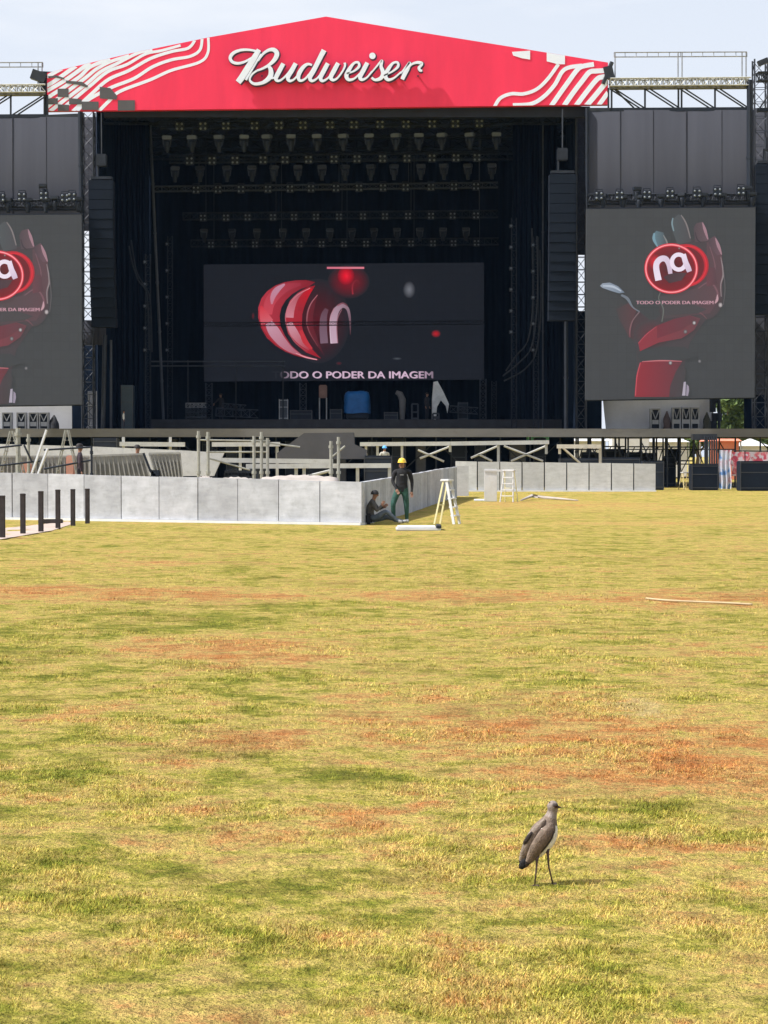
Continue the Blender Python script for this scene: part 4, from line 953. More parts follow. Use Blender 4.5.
truss_piece('short upright truss at the right edge of the central screen', 483, 379, 139.0, .38)
truss_piece('thin dark upright truss right of the upright truss under the screen corner', 494, 381, 141, .3, None, dark_steel)
truss_piece('long truss lying on the left stage floor', 0, 0, 137.5, .5, (216, 258, 412, 414))
truss_piece('shorter tilted truss lying on another truss', 0, 0, 137.6, .35, (222, 246, 406, 408))
truss_piece('truss lying on the right stage floor below the screen', 0, 0, 137.8, .4, (450, 478, 409, 411))
cart = thing('truss_cart', 'stacked grey trusses on a cart at the left of the stage', 'cart', W(196, 420, 137))
for yy in (405.5, 410, 414.5):
    mb = MB(); truss(mb, W(186, yy, 137.2), W(206, yy, 137.2), .5, .28, 5, .03, .02); mb.build('truss_section', grey_truss if yy == 405.5 else rig_truss, cart)
mb = MB(); q0, q1 = W(185, 417.5, 137), W(207, 417.5, 137); mb.box(q0.x, q1.x, 136.8, 137.7, q0.z - .06, q0.z + .04); mb.build('tray', dark_steel, cart)
for x in (q0.x + .2, q1.x - .2): mb = MB(); mb.tube((x, 136.9, ZS), (x, 136.9, q0.z), .05); mb.tube((x - .04, 136.9, ZS + .1), (x + .04, 136.9, ZS + .1), .1, 10); mb.build('caster', black_paint, cart)
case('flight_case', 'pale slatted drum case on the middle left stage', 279, 288, 399, 137.2, .7, rig_truss, lidm=grey_truss)
st = thing('stool', 'tall pale stool with a brown seat on the stage', 'stool', W(323, 420, 137.2))
a = W(319, 385, 137.2); b_ = W(327, 398, 137.2)
mb = MB(); mb.bbox(a.x, b_.x, 137, 137.5, b_.z, a.z, .05); mb.build('seat', mat('stool_brown', (.2, .12, .10), .8), st)
for x in (a.x + .03, b_.x - .03):
    for y in (137.05, 137.45): mb = MB(); mb.tube((x, y, ZS), (x, y, b_.z + .02), .035); mb.build('leg', grey_truss, st)
mb = MB(); mb.path([W(396, 392, 137.4), W(400, 394, 137.4), W(402.5, 400, 137.4), W(402.5, 408, 137.4), (W(402, 412, 137.4).x, 137.4, ZS)], [.12, .2, .22, .2, .16], 8)
tag(mb.build('curved_cover', mat('cover_grey', (.13, .13, .135), .7)), 'pale grey curved cover standing right of the blue tarp', 'cover')
case('flight_case', 'dark flight case left of the blue tarp on the stage', 330, 342, 409, 136.8, .8, black_paint, lidm=dk)
case('flight_case', 'low dark flight case below the curved cover', 384, 398, 412, 136.8, .8, black_paint, lidm=dk)
case('flight_case', 'dark flight case between the drum case and the stool', 290, 312, 410, 137.5, .8, black_paint, lidm=dk)
case('flight_case', 'dark flight case with pale corners right of the white draped stand', 458, 468, 402, 138.5, .8, black_paint, lidm=rig_truss)
for x0, y0, lb in ((412, 404, 'grey trolley frame left of the white draped stand'), (433, 413.5, 'small grey trolley frame in front of the white draped stand')):
    mb = MB(); a = W(x0, y0, 136.9); b_ = W(x0 + 6, y0, 136.9)
    for x in (a.x, b_.x): mb.tube((x, 136.9, ZS + .06), (x, 136.9, a.z), .045); mb.tube((x, 137.4, ZS + .06), (x, 137.4, a.z), .045)
    for zz in (a.z, (a.z + ZS) / 2, ZS + .12): mb.tube((a.x, 136.9, zz), (b_.x, 136.9, zz), .045); mb.tube((a.x, 137.4, zz), (b_.x, 137.4, zz), .04)
    tag(mb.build('trolley', rig_truss), lb, 'trolley')
rk = case('rack_cabinet', 'tall dark blue rack cabinet with drawers on the left wing', 121, 133, 385, 128.6, .8, mat('rack_blue', (.03, .05, .065), .5), 'cabinet', lidm=dk)
case('rack_cabinet', 'small pale topped box beside the left screen bottom', 88, 97, 391, 128.0, .5, mat('box_pale', (.16, .17, .2), .6), 'cabinet', lidm=grey_truss)

# ------------------------------------------------------------------ people
skin_m = mat('skin', (.27, .14, .09), .6, var=.1); hair_m = mat('hair_dark', (.015, .012, .012), .7)
def cloth(n, rgb): return mat(n, rgb, .85, var=.35, scale=7, bump=.9, bscale=13)
def person(label, loc, J, mats_, seg, extras=None, rz=0, scale=1.0):
    """J: name -> (x, y, z, r); seg: list of (a, b, material index)"""
    names = list(J); idx = {k_: i for i, k_ in enumerate(names)}
    me = bpy.data.meshes.new('person'); me.from_pydata([J[k_][:3] for k_ in names], [(idx[a], idx[b_]) for a, b_, _ in seg], []); me.update()
    o = bpy.data.objects.new('person', me); col.objects.link(o)
    sk = o.modifiers.new('skin', 'SKIN'); sk.use_smooth_shade = True; sk.branch_smoothing = .4
    sv = me.skin_vertices[0].data
    for i, k_ in enumerate(names): sv[i].radius = (J[k_][3], J[k_][3] if len(J[k_]) < 5 else J[k_][4]); sv[i].use_root = (i == 0)
    ss = o.modifiers.new('sub', 'SUBSURF'); ss.levels = 2; ss.render_levels = 2
    bpy.context.view_layer.update()
    nm_ = bpy.data.meshes.new_from_object(o.evaluated_get(bpy.context.evaluated_depsgraph_get()))
    bpy.data.objects.remove(o); bpy.data.meshes.remove(me)
    nm_.name = 'person'; nm_.materials.clear()
    for m_ in mats_: nm_.materials.append(m_)
    A = [(Vector(J[a][:3]), Vector(J[b_][:3]), mi, (J[a][3] + J[b_][3]) / 2) for a, b_, mi in seg]
    for f in nm_.polygons:
        c_ = f.center; best = 1e9; bi = 0
        for a, b_, mi, r in A:
            ab = b_ - a; t = max(0, min(1, (c_ - a).dot(ab) / max(1e-9, ab.length_squared))); dd = (c_ - a - ab * t).length / (r + .03)
            if dd < best: best = dd; bi = mi
        f.material_index = bi; f.use_smooth = True
    o = bpy.data.objects.new('person', nm_); col.objects.link(o); o.location = loc; o.rotation_euler = (0, 0, rz); o.scale = (scale,) * 3
    ORG[o.name] = Vector((0, 0, 0))
    return tag(o, label, 'person')
def hand(J, seg, side, wrist, dirv, mi=0, bend=Vector((0, -.3, 0))):
    d = Vector(dirv).normalized(); w = Vector(wrist); s_ = d.cross(Vector((0, 1, 0))).normalized()
    pm = w + d * .06; J['palm' + side] = (*pm, .036); seg.append(('wrist' + side, 'palm' + side, mi))
    for i, (off, ln) in enumerate(((-.03, .065), (-.01, .078), (.011, .074), (.03, .058))):
        a = pm + d * .035 + s_ * off; b_ = a + d * ln * .5 + bend * .02; c_ = a + d * ln * .9 + bend * .07
        for nm_, v, r in (('a', a, .011), ('b', b_, .0095), ('c', c_, .008)): J['f%d%s%s' % (i, nm_, side)] = (*v, r)
        seg += [('palm' + side, 'f%da%s' % (i, side), mi), ('f%da%s' % (i, side), 'f%db%s' % (i, side), mi), ('f%db%s' % (i, side), 'f%dc%s' % (i, side), mi)]
    a = w + d * .03 - s_ * .035; b_ = a + d * .045 - s_ * .02
    J['t1' + side] = (*a, .013); J['t2' + side] = (*b_, .010); seg += [('wrist' + side, 't1' + side, mi), ('t1' + side, 't2' + side, mi)]
def base_pose(**kw):
    J = {'hips': (0, 0, .94, .155, .12), 'waist': (0, 0, 1.06, .14, .11), 'chest': (0, 0, 1.27, .165, .12), 'collar': (0, 0, 1.42, .10, .085), 'neck': (0, 0, 1.49, .055), 'jaw': (0, -.012, 1.57, .07, .08), 'head': (0, -.005, 1.645, .085, .095), 'crown': (0, .005, 1.71, .06, .07),
         'nose': (0, -.105, 1.62, .014), 'shL': (-.19, 0, 1.40, .062), 'elL': (-.24, .02, 1.13, .045), 'wristL': (-.25, -.04, .89, .03), 'shR': (.19, 0, 1.40, .062), 'elR': (.24, .02, 1.13, .045), 'wristR': (.25, -.04, .89, .03),
         'hpL': (-.095, 0, .86, .10), 'knL': (-.11, -.01, .5, .07), 'anL': (-.12, .03, .1, .045), 'toeL': (-.13, -.13, .04, .042), 'hpR': (.095, 0, .86, .10), 'knR': (.11, -.01, .5, .07), 'anR': (.12, .03, .1, .045), 'toeR': (.13, -.13, .04, .042)}
    J.update(kw); return J
def base_seg():   # 0 skin 1 top 2 trousers 3 shoes 4 sleeves
    return [('hips', 'waist', 1), ('waist', 'chest', 1), ('chest', 'collar', 1), ('collar', 'neck', 0), ('neck', 'jaw', 0), ('jaw', 'head', 0), ('head', 'crown', 0), ('head', 'nose', 0),
            ('collar', 'shL', 1), ('shL', 'elL', 4), ('elL', 'wristL', 4), ('collar', 'shR', 1), ('shR', 'elR', 4), ('elR', 'wristR', 4),
            ('hips', 'hpL', 2), ('hpL', 'knL', 2), ('knL', 'anL', 2), ('anL', 'toeL', 3), ('hips', 'hpR', 2), ('hpR', 'knR', 2), ('knR', 'anR', 2), ('anR', 'toeR', 3)]
def dome(name, m_, parent, c_, r, brim=True, rz=1.0, mi2=None):
    mb = MB(); n = 16; vs = []; fs = []
    prof = [(1.02, -.15), (1.0, .1), (.93, .42), (.75, .72), (.45, .93), (.02, 1.0)]
    for a_, z in prof:
        for i in range(n): t = 2 * math.pi * i / n; vs.append((c_[0] + r * a_ * math.cos(t), c_[1] + r * 1.15 * a_ * math.sin(t), c_[2] + r * z * rz))
    for j in range(len(prof) - 1):
        for i in range(n): fs.append((j * n + i, j * n + (i + 1) % n, (j + 1) * n + (i + 1) % n, (j + 1) * n + i))
    fs.append(tuple(range((len(prof) - 1) * n, len(prof) * n))); mb.add(vs, fs)
    if brim:
        o = len(mb.v); vs = []; fs = []
        for i in range(9):
            t = math.pi + math.pi * i / 8
            for rr, zz in ((.98, -.08), (1.38 - .12 * abs(math.cos(t)), -.2)): vs.append((c_[0] + r * rr * math.cos(t), c_[1] + r * 1.15 * rr * math.sin(t), c_[2] + r * zz))
        for i in range(8): fs.append((2 * i, 2 * i + 1, 2 * i + 3, 2 * i + 2))
        mb.add(vs, fs)
    return mb.build(name, m_, parent, smooth=True)
def face(pr, z, y, x0=0):
    for s_ in (-.032, .032):
        mb = MB(); c_ = Vector((x0 + s_, y, z)); mb.tube(c_, c_ + Vector((0, -.012, 0)), .012, 8); mb.build('eye', hair_m, pr)
# standing worker
J = base_pose(hpL=(-.13, 0, .86, .105), knL=(-.24, -.12, .52, .078), anL=(-.215, -.06, .14, .05), toeL=(-.17, -.2, .06, .048), hpR=(.09, 0, .86, .105), knR=(.12, 0, .5, .078), anR=(.13, .04, .1, .05), toeR=(.16, -.12, .04, .046),
              elL=(-.25, -.05, 1.13, .052), wristL=(-.13, -.2, .93, .035), elR=(.27, .03, 1.12, .052), wristR=(.27, -.04, .86, .034), shL=(-.2, 0, 1.39, .085), shR=(.2, 0, 1.39, .085), chest=(0, 0, 1.27, .205, .14), waist=(0, 0, 1.08, .18, .13), hips=(0, 0, .95, .175, .13), jaw=(0, -.012, 1.57, .08, .09))
seg = base_seg(); hand(J, seg, 'L', J['wristL'][:3], (.35, -.35, -.75)); hand(J, seg, 'R', J['wristR'][:3], (0, -.15, -1))
gw = G(402, 523.5)
pw = person('standing worker in yellow helmet, black long sleeve top and green trousers', gw, J, [skin_m, cloth('top_black', (.012, .012, .014)), cloth('trousers_green', (.028, .085, .066)), mat('shoe_grey', (.3, .3, .3), .7), MATS['top_black']], seg, rz=R(-4))
dome('helmet', mat('helmet_yellow', (.85, .58, .06), .35, var=.05), pw, (0, -.005, 1.665), .105); face(pw, 1.635, -.098)
mb = MB(); mb.box(-.05, .05, -.128, -.121, 1.30, 1.325); mb.build('chest_print', mat('print_grey', (.2, .2, .2)), pw)
mb = MB(); mb.path([(-.045, .07, 1.6), (-.06, .06, 1.54), (-.03, .09, 1.48)], [.03, .035, .04], 8); mb.path([(.05, .07, 1.6), (.06, .06, 1.54), (.03, .09, 1.48)], [.03, .035, .04], 8); mb.build('hair', mat('hair_brown', (.09, .04, .025), .8), pw, smooth=True)
# seated worker
J = {'hips': (0, 0, .14, .15, .13), 'waist': (-.05, .03, .28, .14, .12), 'chest': (-.02, .05, .47, .155, .12), 'collar': (.04, .04, .61, .09, .08), 'neck': (.07, .03, .67, .055), 'jaw': (.105, .02, .735, .068), 'head': (.10, .02, .80, .09), 'crown': (.09, .02, .87, .065), 'nose': (.205, .0, .77, .014),
     'shL': (.05, -.13, .58, .068), 'elL': (.16, -.22, .36, .05), 'wristL': (.27, -.12, .50, .034), 'shR': (.05, .2, .58, .068), 'elR': (.2, .22, .4, .05), 'wristR': (.32, .08, .46, .034),
     'hpL': (.08, -.1, .13, .10), 'knL': (.40, -.16, .36, .075), 'anL': (.70, -.14, .1, .05), 'toeL': (.84, -.16, .06, .045), 'hpR': (.08, .1, .13, .10), 'knR': (.44, .14, .2, .07), 'anR': (.84, .12, .07, .05), 'toeR': (.97, .10, .09, .045)}
seg = base_seg(); hand(J, seg, 'L', J['wristL'][:3], (.4, .2, .6)); hand(J, seg, 'R', J['wristR'][:3], (.5, -.2, .3))
ps = person('seated worker in dark cap leaning on the pale wall corner with legs stretched out', Vector((WX(371, 58.2), 58.2, 0)), J, [skin_m, cloth('shirt_grey', (.075, .07, .065)), cloth('trousers_blue', (.075, .095, .12)), MATS['shoe_grey'], MATS['shirt_grey']], seg)
dome('cap', mat('cap_black', (.02, .02, .022), .8), ps, (.10, .02, .815), .105, brim=False)
mb = MB(); mb.bbox(-.16, .04, -.17, .02, 0.0, .30, .05); mb.build('tool_bag', mat('bag_black', (.012, .012, .015), .8), ps)
# others
def simple(label, loc, top, trou, hat=None, sc_=1.0, rz=0, sleeves=None, **kw):
    J = base_pose(**kw); seg = base_seg(); hand(J, seg, 'L', J['wristL'][:3], (0, -.2, -1)); hand(J, seg, 'R', J['wristR'][:3], (0, -.2, -1))
    p_ = person(label, loc, J, [skin_m, top, trou, hair_m, sleeves or top], seg, rz=rz, scale=sc_)
    if hat: dome('helmet', hat, p_, (0, -.005, 1.665), .105)
    else: dome('hair', hair_m, p_, (0, .008, 1.67), .1, brim=False)
    face(p_, 1.635, -.098); return p_
dk_top = cloth('top_dark', (.03, .028, .032)); dk_tr = cloth('trousers_dark', (.022, .024, .034))
simple('person in dark clothes standing on the right of the stage floor', Vector((WX(523.5, 137), 137, ZS)), cloth('top_pale', (.2, .21, .22)), dk_tr, rz=R(15), sleeves=dk_top)
simple('person in black standing on the stage left of the white draped stand', Vector((WX(427, 138), 138, ZS)), dk_top, dk_tr, rz=R(60))
simple('crouched person in black behind the stacked truss on the stage', Vector((WX(221, 139.5), 139.5, ZS)), dk_top, dk_tr, rz=R(-40), elL=(-.25, -.18, 1.2, .045), wristL=(-.2, -.4, 1.12, .03))
simple('person in white shirt standing at the left wing edge of the deck', Vector((WX(124, 126.6), 126.6, ZD)), cloth('top_white', (.6, .58, .5)), dk_tr, sc_=.62, rz=R(90))
simple('person with light blue helmet under the stage frame', Vector((WX(384.5, 103.5), 103.5, .55)), cloth('top_white', (.6, .58, .5)), dk_tr, mat('helmet_blue', (.12, .42, .8), .4), rz=R(20))
simple('person in dark jacket standing behind the pale wall near the ladders', Vector((WX(80, 68.5), 68.5, .45)), cloth('jacket_dark', (.05, .035, .045)), dk_tr, rz=R(100))
simple('person with reddish face standing behind the grey slatted barrier', Vector((WX(137.5, 70.2), 70.2, .42)), cloth('jacket_grey', (.09, .085, .085)), dk_tr, rz=R(40))

# ------------------------------------------------------------------ walls of panels
def panel_wall(label, pts, n, m_, th=.14, kerb=True, seam=mat('seam_grey', (.20, .20, .21), .8), gap=.012, base_h=.07):
    """pts: polyline of (px, depth, height); n panels"""
    if not kerb: base_h = 0
    P = [(WX(px, d), d, h) for px, d, h in pts]
    L = [0]
    for a, b_ in zip(P, P[1:]): L.append(L[-1] + math.hypot(b_[0] - a[0], b_[1] - a[1]))
    def at_(s_):
        for k_ in range(len(P) - 1):
            if s_ <= L[k_ + 1] + 1e-6:
                t = (s_ - L[k_]) / (L[k_ + 1] - L[k_]); return [P[k_][i] + (P[k_ + 1][i] - P[k_][i]) * t for i in range(3)]
        return list(P[-1])
    mid = at_(L[-1] / 2); t = thing('panel_wall', label, 'wall', (mid[0], mid[1], 0))
    for k_ in range(n):
        a = at_(L[-1] * k_ / n); b_ = at_(L[-1] * (k_ + 1) / n)
        v = Vector((b_[0] - a[0], b_[1] - a[1], 0)); l = v.length; v.normalize(); nr = Vector((-v.y, v.x, 0))
        A = Vector((a[0], a[1], 0)) + v * gap + nr * random.uniform(-.012, .012); B = Vector((b_[0], b_[1], 0)) - v * gap + nr * random.uniform(-.012, .012)
        za, zb = a[2] + random.uniform(-.008, .008), b_[2] + random.uniform(-.008, .008)
        mb = MB(); z0 = base_h
        mb.hexa([(A.x, A.y, z0), (A.x + nr.x * th, A.y + nr.y * th, z0), (B.x + nr.x * th, B.y + nr.y * th, z0), (B.x, B.y, z0), (A.x, A.y, za), (A.x + nr.x * th, A.y + nr.y * th, za), (B.x + nr.x * th, B.y + nr.y * th, zb), (B.x, B.y, zb)])
        mb.build('panel', m_, t)
        if k_:
            mb = MB(); mb.bar(A - v * gap + nr * .05 + Vector((0, 0, 0)), A - v * gap + nr * .05 + Vector((0, 0, za - .02)), .03, .03); mb.build('joint_strip', seam, t)
    mb = MB()
    for k_ in range(n):
        a = at_(L[-1] * k_ / n); b_ = at_(L[-1] * (k_ + 1) / n); v = Vector((b_[0] - a[0], b_[1] - a[1], 0)); v.normalize(); nr = Vector((-v.y, v.x, 0))
        A = Vector((a[0], a[1], 0)) - nr * .10; B = Vector((b_[0], b_[1], 0)) - nr * .10; T = nr * .30
        mb.hexa([A, A + T, B + T, B, A + Vector((0, 0, base_h - .005)), A + T + Vector((0, 0, base_h - .005)), B + T + Vector((0, 0, base_h - .005)), B + Vector((0, 0, base_h - .005))])
    if kerb: mb.build('base_rail', white_paint, t)
    return t
panel_wall('long pale grey panel wall in front with bright base rail', [(-190, 66.0, 1.42), (0, 62.8, 1.34), (180, 60.0, 1.24), (362, 57.6, 1.14)], 15, concrete)
panel_wall('shaded pale grey panel wall running back from the corner to the stage', [(364, 57.8, 1.14), (410, 70, 1.22), (440, 86, 1.30), (457, 97, 1.34)], 30, concrete, kerb=False)
panel_wall('row of white grey panels far back in front of the stage', [(455, 112.0, 1.55), (656, 112.0, 1.42)], 9, concrete_back, gap=.03, seam=mat('seam_black', (.02, .02, .025), .8))
panel_wall('single pale panel standing at the far end of the shaded wall', [(455.5, 99.5, 1.36), (469, 99.5, 1.36)], 1, concrete_back, kerb=False)

# posts
for (x, y0, y1, lab) in ((2.5, 496, 538, 'dark brown square post at the left photo edge, nearest the camera'), (23, 494, 534, 'dark brown post second from the left photo edge'), (41, 491.5, 532, 'dark brown post third from the left photo edge'),
                         (58, 490, 528.5, 'dark brown post fourth from the left photo edge'), (73, 489.5, 525.8, 'dark brown post second from the right of its row'), (87.5, 489, 523.6, 'dark brown post at the right end of the row')):
    g_ = G(x, y1); h_ = (y1 - y0) / F * g_.y; mb = MB(); w_ = .058
    mb.bbox(g_.x - w_, g_.x + w_, g_.y - w_, g_.y + w_, -.05, h_, .012); mb.bbox(g_.x - w_ * 1.08, g_.x + w_ * 1.08, g_.y - w_ * 1.08, g_.y + w_ * 1.08, h_ - .03, h_ + .012, .01)
    tag(mb.build('bollard', post_brown), lab, 'post', 'dark posts by the pale wall')
mb = MB(); a = G(40, 524); mb.bbox(a.x - .1, a.x + .55, a.y + .3, a.y + .5, 0, .12, .02); tag(mb.build('timber_block', post_brown), 'dark timber block lying behind the posts', 'block')

# ------------------------------------------------------------------ ladders and boards in front
def step_ladder(label, px, py, h_, ang, m_front, m_rear, w_=.42, sp=.62, steps=4):
    g_ = G(px, py); t = thing('step_ladder', label, 'ladder', g_, rz=ang)
    O = Vector(g_)
    def bld(mb, nm_, m_): return mb.build(nm_, m_, t)
    for s_ in (-1, 1):
        mb = MB(); mb.bar(O + Vector((s_ * w_ / 2, -sp / 2, 0)), O + Vector((s_ * w_ * .36, -.05, h_)), .07, .03); bld(mb, 'front_rail', m_front)
        mb = MB(); mb.bar(O + Vector((s_ * w_ / 2, sp / 2, 0)), O + Vector((s_ * w_ * .36, .05, h_)), .045, .025); bld(mb, 'rear_rail', m_rear)
    for k_ in range(1, steps + 1):
        f_ = k_ / (steps + 1); ww = w_ / 2 * (1 - f_) + w_ * .36 * f_; y = -sp / 2 * (1 - f_) - .05 * f_
        mb = MB(); mb.box(O.x - ww, O.x + ww, O.y + y - .07, O.y + y + .06, h_ * f_ - .015, h_ * f_ + .015); bld(mb, 'step', m_front)
    f_ = .45; mb = MB(); mb.bar(O + Vector((-w_ * .44, sp / 2 * (1 - f_), h_ * f_)), O + Vector((w_ * .44, sp / 2 * (1 - f_), h_ * f_)), .035, .025); bld(mb, 'cross_bar', m_rear)
    mb = MB(); mb.bbox(O.x - w_ * .46, O.x + w_ * .46, O.y - .13, O.y + .13, h_, h_ + .06, .015); bld(mb, 'top_cap', white_paint)
    return t
step_ladder('pale yellow and white step ladder standing on the grass near the workers', 447, 524, 1.14, R(63), white_paint, alu_yellow, .36, .58)
step_ladder('white step ladder standing far back beside the white board', 509, 502, 1.22, R(-25), white_paint, alu_yellow, .55, .5)
g_ = G(491, 501.5); mb = MB(); mb.bbox(g_.x - .27, g_.x + .24, g_.y, g_.y + .1, 0, 1.30, .015); mb.box(g_.x - .27, g_.x + .9, g_.y - .03, g_.y - .004, 1.2, 1.28)
tag(mb.build('white_board', white_paint), 'white board standing upright on the grass left of the far ladder', 'board')
def slab(name, label, x0, x1, y0, y1, h_, m_, cat='board'):
    mb = MB(); A, B, C, D_ = G(x0, y1), G(x1, y1), G(x1, y0), G(x0, y0)
    mb.hexa([(A.x, A.y, 0), (D_.x, D_.y, 0), (C.x, C.y, 0), (B.x, B.y, 0), (A.x, A.y, h_), (D_.x, D_.y, h_), (C.x, C.y, h_), (B.x, B.y, h_)])
    return tag(mb.build(name, m_), label, cat)
s_ = thing('board_stack', 'white boards stacked flat on the grass at the wall corner', 'board', G(418, 529))
mb = MB(); A = G(396, 530.5); B = G(441, 530.5)
mb.bbox(A.x, B.x, A.y, A.y + 1.3, 0.0, .05, .008); mb.bbox(A.x + .04, B.x - .12, A.y + .05, A.y + 1.25, .052, .09, .008); mb.build('board', white_paint, s_)
mb = MB(); mb.box(B.x - .1, B.x + .012, A.y - .012, A.y + 1.2, .054, .12); mb.build('end_block', dark_steel, s_)
slab('flat_board', 'white board lying flat beside the upright white board', 474, 496, 499.6, 501, .03, white_paint)
mb = MB(); mb.path([G(521, 501.5) + Vector((0, 0, .05)), G(532, 499.5) + Vector((0, 0, .16)), G(545, 500) + Vector((0, 0, .1)), G(560, 500.5) + Vector((0, 0, .07)), G(578, 501.3) + Vector((0, 0, .04))], [.03, .07, .06, .05, .02], 8)
tag(mb.build('crumpled_sheet', sheet_white, smooth=True), 'crumpled pale sheet lying on the grass right of the far ladder', 'sheet')
mb = MB(); q = []
for x, y in ((646, 600), (668, 602), (700, 603.5), (725, 604.5), (752, 606)):
    v = G(x, y); v.z = .018; q.append(v)
mb.path([Vector(v) for v in catmull([tuple(v) for v in q], 5)], .013, 6); tag(mb.build('hose', hose_mat, smooth=True), 'pale hose lying across the dirt strip on the right', 'hose')

# ------------------------------------------------------------------ runway works behind the wall
t = thing('runway_board', 'low white board wall of the runway behind the front panels', 'wall', W(60, 470, 76))
mb = MB(); mb.prism([(-120, 441), (0, 444), (92, 446.5), (185, 450.5), (224, 453), (214, 476), (-120, 476)], 78, .2); mb.build('board', mat('board_white', (.55, .55, .55), .6, var=.1, dirt=(.4, .4, .4)), t)
def slat_barrier(label, pts, d, n):
    (x0, y0), (x1, y1), (x2, y2), (x3, y3) = pts; t = thing('slat_barrier', label, 'barrier', W((x0 + x1) / 2, y2, d))
    mb = MB(); mb.prism(pts, d + .06, .04); mb.build('backing', mat('backing_grey', (.25, .245, .235), .7), t)
    mb = MB()
    for k_ in range(n + 1):
        f_ = k_ / n; mb.bar(W(x0 + (x1 - x0) * f_, y0 + (y1 - y0) * f_, d), W(x3 + (x2 - x3) * f_, y3 + (y2 - y3) * f_, d), .05, .04)
    o_ = mb.build('slats', slat_grey, t)
    mb = MB(); mb.bar(W(x0, y0, d - .03), W(x1, y1, d - .03), .06, .06); mb.build('top_rail', slat_grey, t)
slat_barrier('grey slatted barrier leaning behind the wall, left one', [(91, 456), (143, 454), (151, 482), (91, 480)], 69.0, 12)
slat_barrier('grey slatted barrier leaning behind the wall, right one', [(149, 453.5), (180, 453.2), (183, 482), (158, 482)], 69.0, 8)
mb = MB(); mb.bar(W(143.5, 453, 68.4), W(150, 470, 68.4), .13, .06); mb.bar(W(150, 470, 68.4), W(157, 478, 68.4), .2, .08); mb.bbox(*(lambda a, b_: (a.x, b_.x, 68.3, 68.6, b_.z, a.z))(W(151, 470, 68.4), W(160, 477, 68.4)), .03)
tag(mb.build('black_tool', black_paint), 'black tool leaning against the slatted barrier', 'tool')
slat_barrier('grey slatted barrier behind the trestle ladders at the far left', [(-90, 456.5), (89, 456.5), (89, 482), (-90, 482)], 72.5, 44)
def beamframe(label, d, beams, posts, braces, m_=beam_white, bw=.16, pw_=.13):
    xs = [b_[0] for b_ in beams] + [b_[2] for b_ in beams]
    t = thing('beam_frame', label, 'frame', (WX((min(xs) + max(xs)) / 2, d), d, 0))
    for (x0, y0, x1, y1) in beams: mb = MB(); mb.bar(W(x0, y0, d), W(x1, y1, d), bw, bw * 1.3); mb.build('beam', m_, t)
    for (x, y0, y1) in posts:
        mb = MB(); a = W(x, y0, d + .0); z1_ = 0 if y1 is None else W(x, y1, d).z; mb.bar((a.x, d + bw, z1_), (a.x, d + bw, a.z), pw_, pw_); mb.build('post', m_, t)
    for (x0, y0, x1, y1) in braces: mb = MB(); mb.tube(W(x0, y0, d + .25), W(x1, y1, d + .25), .055, 6); mb.build('brace', m_, t)
beamframe('white steel beam frame with crossed braces in front of the dark stage skirt', 114.5, [(360, 444.2, 450, 443.6), (450.4, 443.6, 549, 442.2)], [(366, 443, None), (377.5, 443, None), (402, 443, None), (450.2, 442, 452), (498.5, 442, None), (546.5, 441, 454)], [(420, 458.5, 450, 446.5), (418, 450, 444, 461.5), (471, 458, 498, 446), (478, 454, 492, 461), (511, 461, 546, 446), (504, 446, 543, 461)])
beamframe('short pale beam frame right of the crossed braces', 114.8, [(557, 446.4, 601, 446.4)], [(560, 446, 454), (600.5, 446, None)], [(563, 448, 580, 463)], mat('beam_sand', (.6, .55, .46), .6))
beamframe('long white beam behind the posts left of the ramp', 104, [(118, 444, 185, 444.5), (212, 444.4, 280, 444.2)], [(123, 437, None), (170, 437, None), (240, 444, None), (277, 444, None)], [])
beamframe('near double white beam of the unfinished runway', 80, [(206, 460, 333, 461.5), (246, 466.3, 391, 465.6)], [(296, 466, None), (357.5, 466, None), (389.5, 466, None), (304, 466, None)], [(305, 477, 333, 470)], beam_white, .13, .12)
def scaff_post(label, x, y0, d=76, r=.055, m_=galv, jack=True):
    mb = MB(); a = W(x, y0, d); mb.tube((a.x, d, 0), a, r, 8)
    for zz in (.35, 1.2, a.z - .25): mb.tube((a.x, d, zz), (a.x, d, zz + .1), r * 1.5, 8)
    mb.box(a.x - .12, a.x + .12, d - .12, d + .12, 0, .03)
    tag(mb.build('scaffold_post', m_), label, 'post', 'scaffold posts behind the wall')
for x, y0, lb in ((198.5, 431, 'tall galvanised scaffold post at the right end of the white runway boards'), (208, 432, 'galvanised post just right of the tallest left scaffold post'), (254, 436, 'first of three close scaffold posts behind the wall middle'),
                  (261.5, 432, 'middle of three close scaffold posts behind the wall'), (267.5, 438, 'right of three close scaffold posts behind the wall'), (331, 441, 'shorter of the two scaffold posts before the ramp'), (338.5, 437, 'taller of the two scaffold posts before the ramp')):
    scaff_post(lb, x, y0)
mb = MB(); mb.prism([(277, 459), (277, 453), (304, 433), (353.5, 432.5), (354, 444), (367, 450), (366, 459)], 100, 3.0)
tag(mb.build('ramp', ramp_grey), 'dark grey sloped ramp side in the middle below the stage edge', 'ramp')
case('flight_case', 'black case just below the deck edge on the left', 93, 117, 438, 100, 1.0, black_paint, z0=0.0, lidm=dk)
case('flight_case', 'black road case between the ramp and the shaded wall', 364, 392, 455.5, 99, 1.0, black_paint, z0=0.0, lidm=dk)
t = thing('scaffold_rail', 'galvanised scaffold rails linking the posts behind the middle of the wall', 'rail', W(262, 455, 76.3))
for (a_, b_) in (((198, 440), (270, 441)), ((206, 452), (268, 452)), ((254, 441), (300, 447)), ((208, 458), (250, 470)), ((331, 458), (345, 446))): mb = MB(); mb.tube(W(*a_, 76.2), W(*b_, 76.2), .03, 6); mb.build('pipe', galv, t)
